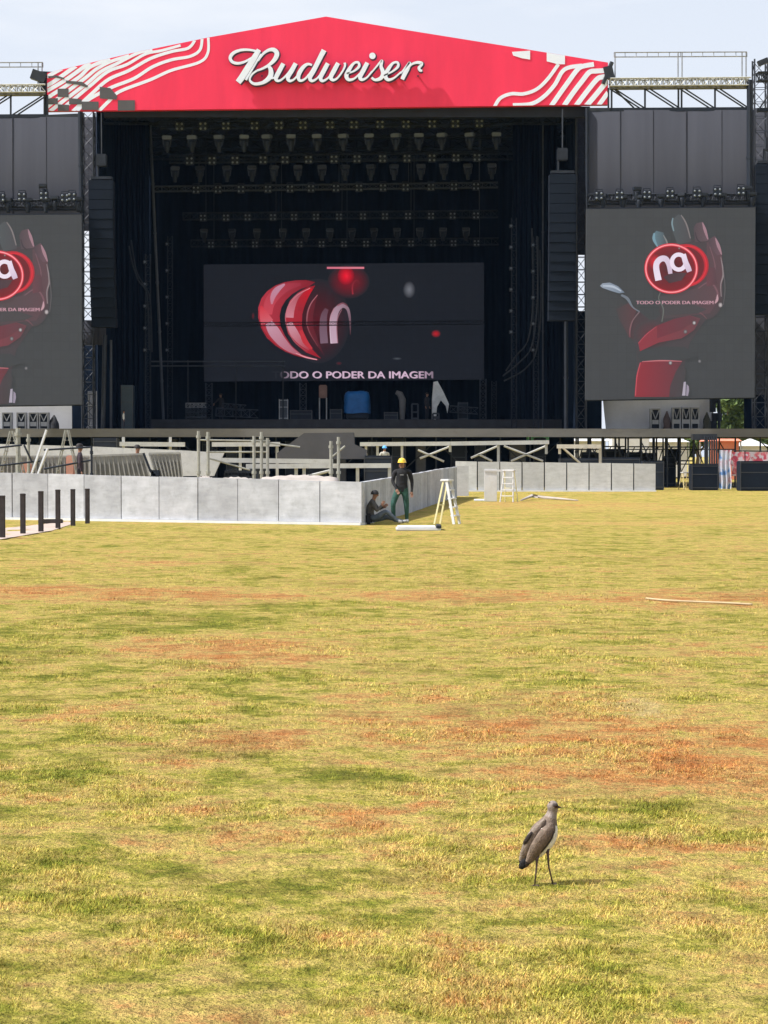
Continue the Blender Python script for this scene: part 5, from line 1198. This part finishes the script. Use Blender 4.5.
# pale heaps behind the wall
def heap(label, x0, x1, ytop, d, m_=sheet_white):
    mb = MB(); a, b_ = WX(x0, d), WX(x1, d); zt = WZ(ytop, d); n = 16; vs = []; fs = []
    for i in range(n + 1):
        f_ = i / n; z = zt * (.93 + .07 * math.sin(math.pi * f_)) * (1 + .015 * math.sin(i * 2.3))
        for y, s_ in ((d - 1.6, .02), (d - .8, .93), (d, 1.0), (d + 1.2, .9), (d + 1.8, .02)): vs.append((a + (b_ - a) * f_, y, z * s_))
    for i in range(n):
        for j in range(4): fs.append((i * 5 + j, (i + 1) * 5 + j, (i + 1) * 5 + j + 1, i * 5 + j + 1))
    fs += [(0, 1, 2, 3, 4), tuple(n * 5 + j for j in (4, 3, 2, 1, 0))]
    mb.add(vs, fs); tag(mb.build('sheet_heap', m_, smooth=True), label, 'heap')
heap('pale sheeting heap behind the wall near the slatted barriers', 196, 214, 476, 71)
heap('long pale sheeting heap behind the middle of the front wall', 216, 256, 477, 72)
heap('long pale sheeting heap behind the wall below the ramp', 262, 338, 475, 73)
mb = MB()
for k_ in range(9):
    x = 226 + k_ * 3.4; q_ = W(x, 471.5 - random.uniform(0, 2), 79); mb.bbox(q_.x - .05, q_.x + .08, 79, 79.3, q_.z - .2, q_.z + .03, .02)
mb.box(WX(224, 79), WX(258, 79), 79, 79.3, 0, WZ(473, 79)); tag(mb.build('clamp_pile', dark_steel), 'pile of dark clamps under the near white beam', 'clamps')
# left ladders and scaffolds
def a_frame(label, px, d, y0, y1, half, m_, w_=.5):
    t = thing('trestle_ladder', label, 'ladder', W(px, y1, d)); top = W(px, y0, d)
    zb = W(px, y1, d).z
    for sx in (-1, 1):
        for sy in (-1, 1):
            mb = MB(); mb.bar((top.x + sx * half, d + sy * w_ / 2, zb), (top.x + sx * .04, d + sy * w_ * .35, top.z), .06, .035); mb.build('rail', m_, t)
    for k_ in range(1, 5):
        f_ = k_ / 5
        for sx in (-1, 1): mb = MB(); mb.tube((top.x + sx * half * (1 - f_), d - w_ * .46, zb + (top.z - zb) * f_), (top.x + sx * half * (1 - f_), d + w_ * .46, zb + (top.z - zb) * f_), .02, 5); mb.build('rung', m_, t)
a_frame('grey trestle ladder at the far left behind the wall', 12, 70, 431, 481, .42, galv)
a_frame('grey trestle ladder right of the white planks behind the wall', 67, 70, 430, 481, .36, galv)
for (a, b_, lb) in (((46.5, 430), (31, 476), 'longer bright white plank leaning behind the wall on the left'), ((47.5, 449), (37, 477), 'shorter white plank leaning right behind the long one')):
    mb = MB(); d_ = 67.0 if a[1] < 440 else 66.6; A = W(*a, d_); B = W(*b_, d_ - .2); mb.bar(B + (B - A) * .4, A, .16, .05); tag(mb.build('plank', white_paint), lb, 'plank')
scaff_post('thick grey scaffold post at the far left behind the wall', 18, 428, 69, .075)
scaff_post('thin scaffold post beside the trestle ladder on the left', 28.5, 434, 71, .05)
scaff_post('thin dark post right of the person in the dark jacket', 91.5, 446, 67.5, .035, dark_steel)
t = thing('scaffold_rail', 'dark scaffold rails linking the ladders behind the wall on the left', 'rail', W(40, 460, 68.3))
for (a, b_) in (((-20, 450), (22, 445)), ((-20, 468), (40, 461)), ((44, 450), (92, 447)), ((44, 469), (92, 460)), ((24, 445), (32, 462))): mb = MB(); mb.tube(W(*a, 68.3), W(*b_, 68.3), .03, 6); mb.build('pipe', dark_steel, t)
mb = MB(); q_ = W(70, 459, 71.5); mb.bbox(q_.x - .12, q_.x + .16, 71.4, 71.7, 0, q_.z + .12, .04); tag(mb.build('paint_drum', mat('drum_salmon', (.5, .25, .19), .7)), 'salmon coloured drum behind the right trestle ladder', 'drum')
mb = MB(); q_ = W(27, 465, 71.5); mb.bbox(q_.x - .16, q_.x + .14, 71.4, 71.7, 0, q_.z + .08, .04); tag(mb.build('paint_drum', MATS['drum_salmon']), 'salmon coloured drum behind the left white planks', 'drum')

# ------------------------------------------------------------------ right side clutter
case('flight_case', 'wide black road case behind the right end of the panel row', 602, 640, 457.5, 118, 1.2, black_paint, z0=0.0, lidm=dk)
case('flight_case', 'black road case directly right of the panel row', 643, 664, 461, 117, 1.2, black_paint, z0=0.0, lidm=dk)
case('flight_case', 'black road case behind the short pale beam', 560, 601, 458, 119, 1.2, black_paint, z0=0.0, lidm=dk)
case('subwoofer', 'black subwoofer stack left of the coloured banner', 692, 718.5, 464.5, 116, 1.2, speaker_black, 'speaker', z0=0.0, lidm=dk)
case('subwoofer', 'large black subwoofer at the right photo edge on the grass', 740.5, 800, 461, 114, 1.3, speaker_black, 'speaker', z0=0.0, lidm=dk)
mb = MB()
for k_ in range(6): x = 705 + k_ * 2.3; mb.tube(W(x, 436, 121), (WX(x, 121), 121, 0), .05, 5)
mb.pbox(693, 717, 434, 440, 121.2, .8); tag(mb.build('cable_tower', black_truss), 'black cluster of poles above the subwoofer stack', 'poles')
step_ladder('small wooden ladder leaning left of the subwoofer stack', 685, 489.8, .9, R(30), wood_yellow, wood_yellow, .5, .5, 4)
for k_ in range(9):
    d_ = 133 + k_ * 1.3; x0 = 578 + k_ * 12.5; mb = MB(); w_ = 10 + (k_ % 3) * 3
    for x in (x0, x0 + w_): mb.tube((WX(x, d_), d_, 0), W(x, 436.5, d_), .06, 5)
    for zz in (.4, 1.5, 2.4): mb.tube((WX(x0, d_), d_, zz), (WX(x0 + w_, d_), d_, zz), .045, 5)
    mb.tube((WX(x0, d_), d_, .4), (WX(x0 + w_, d_), d_, 2.4), .035, 5); mb.tube((WX(x0, d_), d_, 1.5), (WX(x0 + w_ * .5, d_), d_, 2.4), .035, 5)
    if k_ % 2: mb.box(WX(x0 + 1, d_), WX(x0 + w_ - 1, d_), d_, d_ + .5, 1.52, 1.9 + .12 * (k_ % 4))
    tag(mb.build('scaffold', black_truss), 'dark scaffold frame among many under the right part of the deck', 'scaffold', 'scaffold frames under the right deck')
for x0, x1, y0, lb in ((606, 619, 449, 'dark crate pile under the deck above the left part of the panel row'), (628, 643, 452, 'dark crate pile under the deck behind the panel row end'), (664, 676, 456, 'low dark crate right of the black road cases'), (582, 597, 452, 'dark crate pile behind the short pale beam')):
    case('equipment_crate', lb, x0, x1, y0, 131.5, 1.0, black_paint, 'crate', z0=0.0, lidm=dk)
# printed banner
bn = bpy.data.materials.new('printed_cloth'); bn.use_nodes = True; nt = bn.node_tree; b = nt.nodes['Principled BSDF']; b.inputs['Roughness'].default_value = .8
tc = nn(nt, 'ShaderNodeTexCoord'); n1 = nn(nt, 'ShaderNodeTexNoise', inp={'Scale': 1.6, 'Detail': 2.0}); nt.links.new(tc.outputs['Object'], n1.inputs['Vector'])
n2 = nn(nt, 'ShaderNodeTexNoise', inp={'Scale': 3.3, 'Detail': 2.0}); nt.links.new(tc.outputs['Object'], n2.inputs['Vector'])
c = ramp(nt, n1.outputs['Fac'], [(.40, (.13, .27, .55)), (.47, (.5, .55, .65)), (.53, (.55, .5, .55)), (.60, (.5, .09, .15))])
c = mixc(nt, ramp(nt, n2.outputs['Fac'], [(.5, 0.0), (.56, .8)]), c, (.55, .56, .62)); nt.links.new(c, b.inputs['Base Color'])
def clothsheet(name, label, pts, d, m_, cat):
    (x0, y0), (x1, y1) = pts; a, b_ = W(x0, y1, d), W(x1, y0, d); n = 14; mb = MB(); vs = []; fs = []
    for s_ in (0, .02):
        for i in range(n + 1):
            for j in range(7):
                f_, g2 = i / n, j / 6; vs.append((a.x + (b_.x - a.x) * f_ + .03 * math.sin(j * 1.3), d + s_ + .07 * math.sin(f_ * 17) * (1.1 - g2), a.z + (b_.z - a.z) * g2))
    o = 7 * (n + 1)
    for i in range(n):
        for j in range(6): q_ = (i * 7 + j, (i + 1) * 7 + j, (i + 1) * 7 + j + 1, i * 7 + j + 1); fs += [q_, tuple(reversed([k_ + o for k_ in q_]))]
    mb.add(vs, fs); tag(mb.build(name, m_, smooth=True), label, cat)
clothsheet('printed_banner', 'blue, white and red printed cloth hanging beside the subwoofer stack', ((719, 450), (731, 489)), 118, bn, 'banner')
bn2 = bn.copy(); bn2.name = 'printed_cloth_red'
for nd in bn2.node_tree.nodes:
    if nd.type == 'VALTORGB' and len(nd.color_ramp.elements) == 4:
        for e, c4 in zip(nd.color_ramp.elements, ((.42, .05, .09), (.55, .1, .14), (.6, .3, .3), (.45, .06, .1))): e.color = (*c4, 1)
clothsheet('printed_banner', 'red printed cloth hanging behind the large subwoofer at the right edge', ((731.5, 452), (790, 476)), 119, bn2, 'banner')
mb = MB(); mb.tube(W(716, 450.6, 118.2), W(792, 451.5, 119.2), .03, 6)
for x in (717, 745, 775): mb.tube(W(x, 450.6, 118.6), (WX(x, 118.6), 118.6, 0), .03, 6)
tag(mb.build('banner_rail', dark_steel), 'dark rail from which the printed cloths hang', 'rail')
def tent(label, x0, x1, ye, yp, d, m_, dep=6, gbl=True):
    a, b_ = WX(x0, d), WX(x1, d); ze, zp = WZ(ye, d), WZ(yp, d); t = thing('tent', label, 'tent', ((a + b_) / 2, d + dep / 2, 0)); mx = (a + b_) / 2
    mb = MB(); mb.add([(a, d, ze), (b_, d, ze), (b_, d + dep, ze), (a, d + dep, ze), (mx, d + dep / 2, zp)], [(0, 1, 4), (1, 2, 4), (2, 3, 4), (3, 0, 4), (3, 2, 1, 0)]); mb.build('roof', m_, t)
    for x, y in ((a + .1, d + .1), (b_ - .1, d + .1), (a + .1, d + dep - .1), (b_ - .1, d + dep - .1)): mb = MB(); mb.tube((x, y, 0), (x, y, ze + .03), .06, 6); mb.build('leg', galv, t)
    mb = MB(); mb.box(a + .2, b_ - .2, d + .3, d + .4, .05, ze); mb.build('wall_cloth', m_, t)
    return t
for x0, x1, ye, yp, lb in ((572, 606, 441, 432, 'white tent seen under the deck, left one'), (608, 640, 441, 430, 'white tent seen under the deck, middle one'), (642, 690, 442, 431, 'white tent seen under the deck, right one')): tent(lb, x0, x1, ye, yp, 176, white_paint, 5)
tent('salmon orange tent roof seen behind the right end of the deck', 708, 742, 441, 428, 165, salmon, 5)
tent('white tent peeping out beside the black line array behind the stage', 740, 770, 446, 438, 172, white_paint, 5)
def truck(label, x0, x1, d):
    a, b_ = WX(x0, d), WX(x1, d); t = thing('box_truck', label, 'truck', ((a + b_) / 2, d, 0))
    mb = MB(); mb.bbox(a, a + (b_ - a) * .72, d, d + 2.4, .9, 3.6, .05); mb.build('cargo_box', white_paint, t)
    mb = MB(); c0 = a + (b_ - a) * .74; mb.add([(c0, d, .6), (b_, d, .6), (b_, d, 1.5), (b_ - .6, d, 2.4), (c0, d, 2.4), (c0, d + 2.2, .6), (b_, d + 2.2, .6), (b_, d + 2.2, 1.5), (b_ - .6, d + 2.2, 2.4), (c0, d + 2.2, 2.4)], [(0, 1, 2, 3, 4), (9, 8, 7, 6, 5), (0, 5, 6, 1), (1, 6, 7, 2), (2, 7, 8, 3), (3, 8, 9, 4), (4, 9, 5, 0)]); cb = mb.build('cab', white_paint, t)
    mb = MB(); mb.box(c0 + .3, b_ - .75, d - .01, d - .003, 1.5, 2.2); mb.build('window', mat('glass_dark', (.02, .025, .03), .1), t)
    for x in (a + .8, a + (b_ - a) * .6, b_ - .8): mb = MB(); mb.tube((x, d + .02, .45), (x, d + .3, .45), .45, 16); mb.build('wheel', mat('tyre', (.02, .02, .02), .8), t)
truck('white box truck parked behind the stage scaffold', 612, 664, 168)

# trees behind
def tree(label, px, d, ytop, wpx, seed, base=0):
    r_ = np.random.default_rng(seed); x = WX(px, d); zt = WZ(ytop, d); cw = wpx / F * d / 2; t = thing('tree', label, 'tree', (x, d, 0))
    mb = MB(); mb.path([(x, d, 0), (x + .2, d, zt * .25), (x - .1, d, zt * .5), (x + .1, d, zt * .8)], [.35, .28, .2, .08], 8)
    for k_ in range(6):
        a = k_ * 1.1; z0 = zt * (.3 + .07 * k_); mb.path([(x, d, z0), (x + cw * .4 * math.cos(a), d + cw * .4 * math.sin(a), z0 + zt * .12), (x + cw * .75 * math.cos(a), d + cw * .75 * math.sin(a), z0 + zt * .2)], [.14, .09, .04], 6)
    mb.build('trunk', bark, t)
    mb = MB(); vs = []; fs = []
    for c_ in range(26):
        a = r_.uniform(0, 6.28); rr = cw * math.sqrt(r_.uniform(0, 1)) * .8; z = zt * r_.uniform(.32, .93); cx, cy = x + rr * math.cos(a) * (1.1 - .4 * z / zt), d + rr * math.sin(a)
        s_ = cw * r_.uniform(.22, .4)
        for i in range(150):
            v = r_.normal(0, 1, 3); v /= np.linalg.norm(v); v *= s_ * r_.uniform(.5, 1.05); u = r_.normal(0, 1, 3) * .2; w_ = r_.normal(0, 1, 3) * .2
            p0 = np.array([cx, cy, z]) + v; o = len(vs); vs += [tuple(p0 - u), tuple(p0 + w_), tuple(p0 + u), tuple(p0 - w_)]; fs.append((o, o + 1, o + 2, o + 3))
    mb.add(vs, fs); mb.build('crown', leaf, t)
tree('green tree seen through the gap right of the right screen', 729, 185, 392, 34, 1)
tree('green tree behind the right photo edge tower', 765, 190, 396, 44, 2)
tree('green tree low behind the salmon tent', 748, 215, 404, 40, 3)
tree('green tree behind the stage right of the white tents', 697, 220, 408, 36, 4)

hm = bpy.data.materials.new('haze'); hm.use_nodes = True; nt = hm.node_tree; nt.nodes.clear()
ho = nn(nt, 'ShaderNodeOutputMaterial'); hv = nn(nt, 'ShaderNodeVolumePrincipled'); hv.inputs['Color'].default_value = (.40, .64, 1, 1); hv.inputs['Density'].default_value = .00006; hv.inputs['Anisotropy'].default_value = 0
nt.links.new(hv.outputs[0], ho.inputs['Volume'])
mb = MB(); mb.box(-2600, 2600, -900, 4600, -1.0, 31.0); tag(mb.build('haze', hm), kind='stuff')
# ------------------------------------------------------------------ the bird
by = 886.0; gb = G(545, by); KB = gb.y / F / 5.486       # metres per zoom pixel
gb.z = float(hz(np.array(gb.x), np.array(gb.y)))
def B(x, y, dd=0): return Vector(((x - 302) * KB, dd, (576 - y) * KB))
bird = thing('bird', 'grey brown lapwing with black tail standing on the dry grass', 'bird', gb)
def feather(n, rgb, var=.3, sc_=55):
    m_ = mat(n, rgb, .8, var=var, scale=sc_, bump=.35, bscale=160, stretch=(1, 1, .35))
    nt = m_.node_tree; b = nt.nodes['Principled BSDF']; tc = nn(nt, 'ShaderNodeTexCoord'); mp = nn(nt, 'ShaderNodeMapping'); mp.inputs['Rotation'].default_value = (0, R(30), 0); mp.inputs['Scale'].default_value = (1.5, .8, .75)
    nt.links.new(tc.outputs['Object'], mp.inputs[0]); vo = nn(nt, 'ShaderNodeTexVoronoi', inp={'Scale': 62.0, 'Randomness': .8}); nt.links.new(mp.outputs[0], vo.inputs['Vector'])
    l0 = b.inputs['Base Color'].links[0].from_socket
    nt.links.new(mixc(nt, 1.0, l0, ramp(nt, vo.outputs['Distance'], [(.1, .86), (.45, 1.0), (.75, 1.18)]), 'MULTIPLY'), b.inputs['Base Color']); return m_
f_back = feather('plumage_back', (.185, .137, .104)); f_wing = feather('plumage_wing', (.125, .085, .060)); f_grey = feather('plumage_grey', (.235, .19, .165)); f_white = feather('plumage_white', (.72, .68, .62), .08); f_black = feather('plumage_black', (.012, .012, .014)); f_dark = feather('plumage_dark', (.035, .025, .022)); f_pale = feather('plumage_pale', (.25, .20, .16))
def loft(name, secs, mats_, pick, parent, n=20, sm=True):
    """secs: (x, y, depth, half width across, half thickness) in zoom pixels"""
    mb = MB(); C = [B(x, y, dd * KB) for x, y, dd, a, t in secs]; vs = []
    for k_, (x, y, dd, a, t) in enumerate(secs):
        ax = (C[min(k_ + 1, len(C) - 1)] - C[max(k_ - 1, 0)]).normalized(); u = Vector((0, 1, 0)).cross(ax).normalized(); v = ax.cross(u).normalized()
        for i in range(n): an = 2 * math.pi * i / n; vs.append(C[k_] + u * math.cos(an) * a * KB + v * math.sin(an) * t * KB)
    fs = []; ms = []
    for k_ in range(len(secs) - 1):
        for i in range(n): fs.append((k_ * n + i, k_ * n + (i + 1) % n, (k_ + 1) * n + (i + 1) % n, (k_ + 1) * n + i)); ms.append(pick(k_, (i + .5) / n))
    fs += [tuple(reversed(range(n))), tuple(range((len(secs) - 1) * n, len(secs) * n))]; ms += [pick(0, 0), pick(len(secs) - 2, 0)]
    o0 = len(mb.v); mb.v += [tuple(gb + v) for v in vs]; mb.f += fs; mb.m += ms
    return mb.build(name, mats_, parent, smooth=sm)
# angle 0 = screen right-hand side of the spine (belly side), .25 = away, .75 = toward the camera
secs = [(176, 482, -12, 8, 5), (190, 462, -10, 20, 10), (212, 430, -6, 34, 20), (238, 394, 0, 54, 40), (266, 352, 6, 74, 56), (290, 312, 10, 80, 62), (310, 272, 14, 72, 58), (325, 238, 18, 50, 46), (335, 208, 20, 33, 34), (342, 184, 20, 27, 27), (345, 166, 18, 28, 28), (345, 150, 14, 33, 30), (343, 134, 10, 29, 26), (340, 122, 8, 18, 17), (338, 116, 8, 4, 4)]
def pick(k_, f_):
    belly = f_ < .15 or f_ > .80
    if k_ <= 1: return 2
    if 2 <= k_ <= 5 and (f_ < .30 or f_ > .78): return 1
    if k_ == 6 and (f_ < .28 or f_ > .86): return 1
    if k_ == 7 and (f_ < .25 or f_ > .97): return 4
    if k_ >= 8: return 3
    return 0
body = loft('body', secs, [f_back, f_white, f_black, f_grey, f_dark], pick, bird, 24)
sb = body.modifiers.new('sub', 'SUBSURF'); sb.levels = 1; sb.render_levels = 1
loft('wing', [(196, 474, -34, 5, 3), (206, 448, -40, 16, 6), (226, 412, -44, 28, 10), (250, 372, -54, 38, 14), (277, 332, -60, 42, 16), (303, 292, -62, 42, 20), (328, 256, -52, 30, 18), (338, 234, -34, 8, 6)], [f_back, f_wing, f_dark, f_dark, f_dark], lambda k_, f_: 2 if k_ < 1 else (4 if (f_ < .12 or f_ > .86) and k_ > 2 else (1 if (f_ < .25 or f_ > .70) else 0)), bird, 16)
loft('wing', [(166, 472, -8, 5, 3), (170, 446, -12, 14, 6), (184, 404, -20, 22, 9), (207, 356, -30, 30, 12), (234, 304, -36, 32, 14), (266, 258, -34, 24, 14), (290, 226, -26, 12, 9), (300, 214, -20, 4, 4)], [f_back, f_dark, f_pale], lambda k_, f_: 1 if k_ < 1 else (0 if f_ < .3 or f_ > .7 else 2), bird, 16)
loft('tail', [(166, 488, -20, 10, 3), (172, 474, -22, 20, 6), (186, 458, -22, 24, 8), (206, 440, -18, 20, 9)], [f_black], lambda k_, f_: 0, bird, 14)
loft('wing_edge', [(184, 366, -26, 4, 3), (190, 342, -36, 13, 7), (208, 308, -46, 13, 7), (226, 280, -48, 6, 5)], [f_dark], lambda k_, f_: 0, bird, 10)
mb = MB(); mb.path([gb + B(372, 150, .0), gb + B(384, 152, -.001), gb + B(392, 156, -.002)], [7 * KB, 5.5 * KB, 1.5 * KB], 8); mb.build('beak', mat('beak_dark', (.07, .04, .04), .5), bird, smooth=True)
mb = MB(); c_ = gb + B(358, 146, -.019); mb.tube(c_, c_ + Vector((.002, -.006, 0)), 6 * KB, 10); mb.build('eye', mat('eye_dark', (.03, .008, .008), .1), bird)
mb = MB(); mb.path([gb + B(345, 136, -.016), gb + B(360, 137, -.016), gb + B(374, 147, -.008)], [8 * KB, 11 * KB, 5 * KB], 8); mb.build('mask', f_dark, bird, smooth=True)
mb = MB(); mb.path([gb + B(330, 124), gb + B(318, 121), gb + B(306, 124)], [2.6 * KB, 2 * KB, .6 * KB], 6); mb.build('crest', f_dark, bird)
leg_m = mat('bird_leg', (.085, .05, .045), .6)
for pts, r_, ft in (([(256, 410), (254, 446), (250, 500), (243, 572)], [14, 6.5, 4.6, 4.2], (243, 574)), ([(312, 378), (317, 410), (322, 480), (343, 568)], [16, 7, 4.8, 4.4], (344, 571))):
    mb = MB(); dd = -.03 if ft[0] < 300 else -.01
    mb.path([gb + B(x, y, dd) for x, y in pts], [q_ * KB for q_ in r_], 8)
    f0 = gb + B(*ft, dd)
    for an, ln in ((-.5, .024), (.1, .028), (.7, .024), (3.1, .012)): mb.path([f0, f0 + Vector((math.cos(an) * ln * .5, -math.sin(an) * ln * .5, -.001)), f0 + Vector((math.cos(an) * ln, -math.sin(an) * ln, -.004))], [.0032, .0026, .0012], 6)
    mb.build('leg', leg_m, bird, smooth=True)
